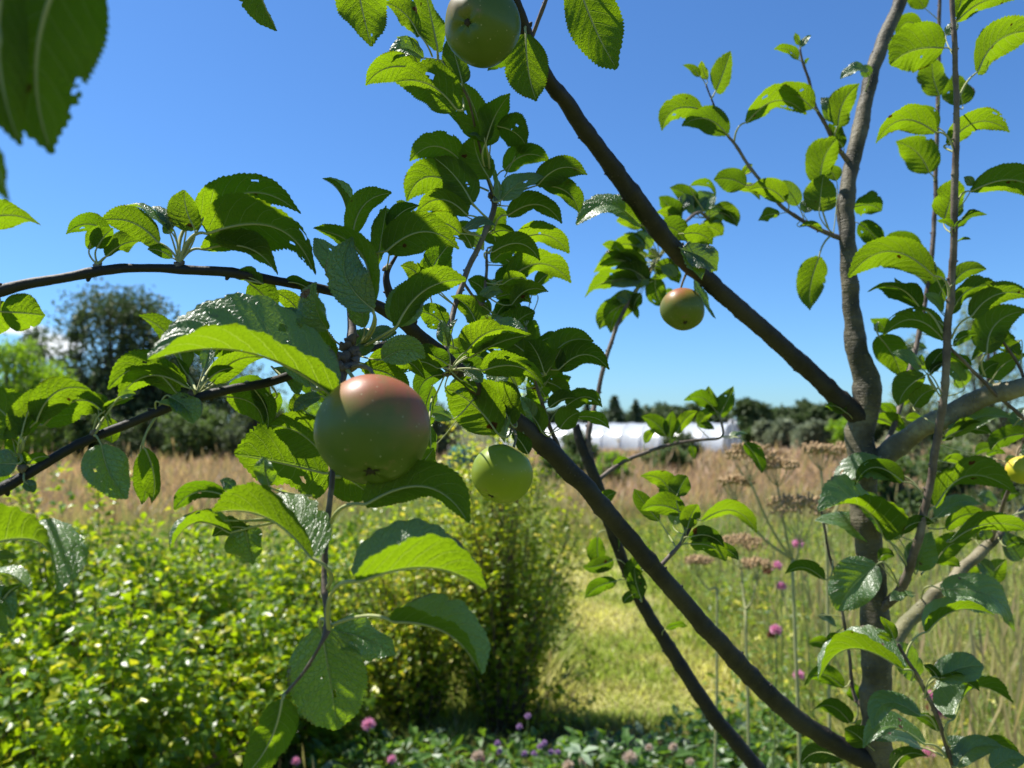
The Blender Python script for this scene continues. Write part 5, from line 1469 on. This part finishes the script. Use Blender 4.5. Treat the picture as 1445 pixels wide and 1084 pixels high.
for (px, py, w, m, lb) in [
    (1126, 768, 16, M_PINK, 'pink flower head left of the shaded leaves, highest of the pink flowers'),
    (1096, 799, 15, M_PINK, 'pink flower head beside a rusty spent one'),
    (1140, 797, 14, M_PINK, 'pink flower head right of two others at the same height'),
    (1103, 828, 14, M_PINK, 'pink flower head just below the rusty spent one'),
    (1095, 889, 17, M_PINK, 'pink and rust flower head half way between the leaning branch and the trunk'),
    (1127, 954, 16, M_PINK, 'pink flower head just above the thick branch near the trunk foot'),
    (1343, 967, 19, M_PINK, 'pink flower head below the silvery folded leaf right of the trunk'),
    (1312, 982, 15, M_PINK, 'small pink flower head touching the twig right of the trunk'),
    (1328, 1008, 17, M_PINK, 'pink flower head crossed by the twig, beside the rusty one'),
    (1310, 1064, 18, M_PINK, 'pink flower head at the bottom right behind a shaded leaf')]:
    flower('meadow_flower', lb, 'flower', px, py, 2.6, w, m, gf)
for (px, py, w, lb) in [(1082, 806, 14, 'rust-brown spent flower head left of the pink ones'), (1088, 896, 12, 'rust-brown spent flower head tucked under a pink one'), (1318, 1000, 20, 'rust-brown spent flower head beside the twig right of the trunk')]:
    flower('meadow_flower', lb, 'flower', px, py, 2.62, w, M_BRN, 'spent flower heads in the meadow')
gl = 'clover heads among the low herbs'
for (px, py, w, m, lb) in [
    (520, 1023, 19, M_PINK, 'bright pink clover head under the hole-eaten leaf'), (553, 1072, 13, M_PINK, 'small pink clover head at the bottom, beside bare soil'),
    (417, 1075, 13, M_PINK, 'pink clover head by the tip of the hanging grey leaf'), (688, 1073, 17, M_PINK, 'dusky pink clover head right of a white one at the bottom'),
    (306, 1066, 12, M_PINK, 'pink clover head at the edge of the lower left bush'),
    (674, 1068, 18, M_WHITE, 'cream clover head at the bottom centre left of the dusky pink one'), (889, 1070, 20, M_WHITE, 'large cream clover head at the bottom right of the pale seedling'),
    (824, 1073, 14, M_WHITE, 'cream clover head directly below the pale seedling'), (802, 1082, 18, M_WHITE, 'cream clover head cut by the bottom edge'),
    (916, 1056, 12, M_WHITE, 'small cream clover head above its larger neighbour'), (950, 1055, 13, M_WHITE, 'cream clover head rightmost of the cream ones'), (974, 1076, 12, M_WHITE, 'cream clover head near the foot of the thin leaning branch')]:
    flower('clover_flower', lb, 'flower', px, py, 2.85, w, m, gl)
gp = 'thin purple flower spikes'
for i, (px, py) in enumerate([(745, 1011), (733, 1026), (702, 1049), (740, 1064), (768, 1049), (762, 1054), (778, 1062), (787, 1062), (705, 1061), (754, 1064)]):
    flower('purple_flower', ['tallest purple flower spike of the thin clump', 'second tallest purple spike, just left of the tallest', 'leftmost purple spike of the clump', 'short purple spike in the middle of the clump',
        'purple spike in the right half, upper of a touching pair', 'purple spike in the right half, lower of a touching pair', 'purple spike second from the right', 'rightmost purple spike of the clump',
        'lower purple spike at the left side of the clump', 'short purple spike between the middle and the right pair'][i], 'flower', px, py, 2.75, 9, M_PURP, gp, leafy=False)
# pale seedling with two broad leaves
c = P(820, 1062, 2.8); b = Vector((c.x, c.y, ground_z(c.x, c.y)))
root = empty('seedling', b); tag(root, 'pale green seedling with broad spreading leaves in the shade of the shrub', 'plant')
mb = MB(); v_, f_, u_ = tube([tuple(b), tuple(c)], .003, 6); mb.add(v_, f_); mb.build('stem', M_GS, root, b)
M_SEED = foliage_material('seedling_leaf', (.20, .28, .17), (.26, .34, .21), (.3, .42, .2), .45, .3)
for (dx, dy, dz) in [(-1, -.2, .35), (1, -.3, .55), (.4, -1, -.1), (-.5, .8, .3)]:
    D = np.array([[dx, dy, dz]]); V, F = cards(np.array([tuple(c - b)]), D, np.array([[0.1, -.3, 1.0]]), np.array([.07]), np.array([.032]), fold=.12)
    fast_mesh('leaf', V, F, M_SEED, root)
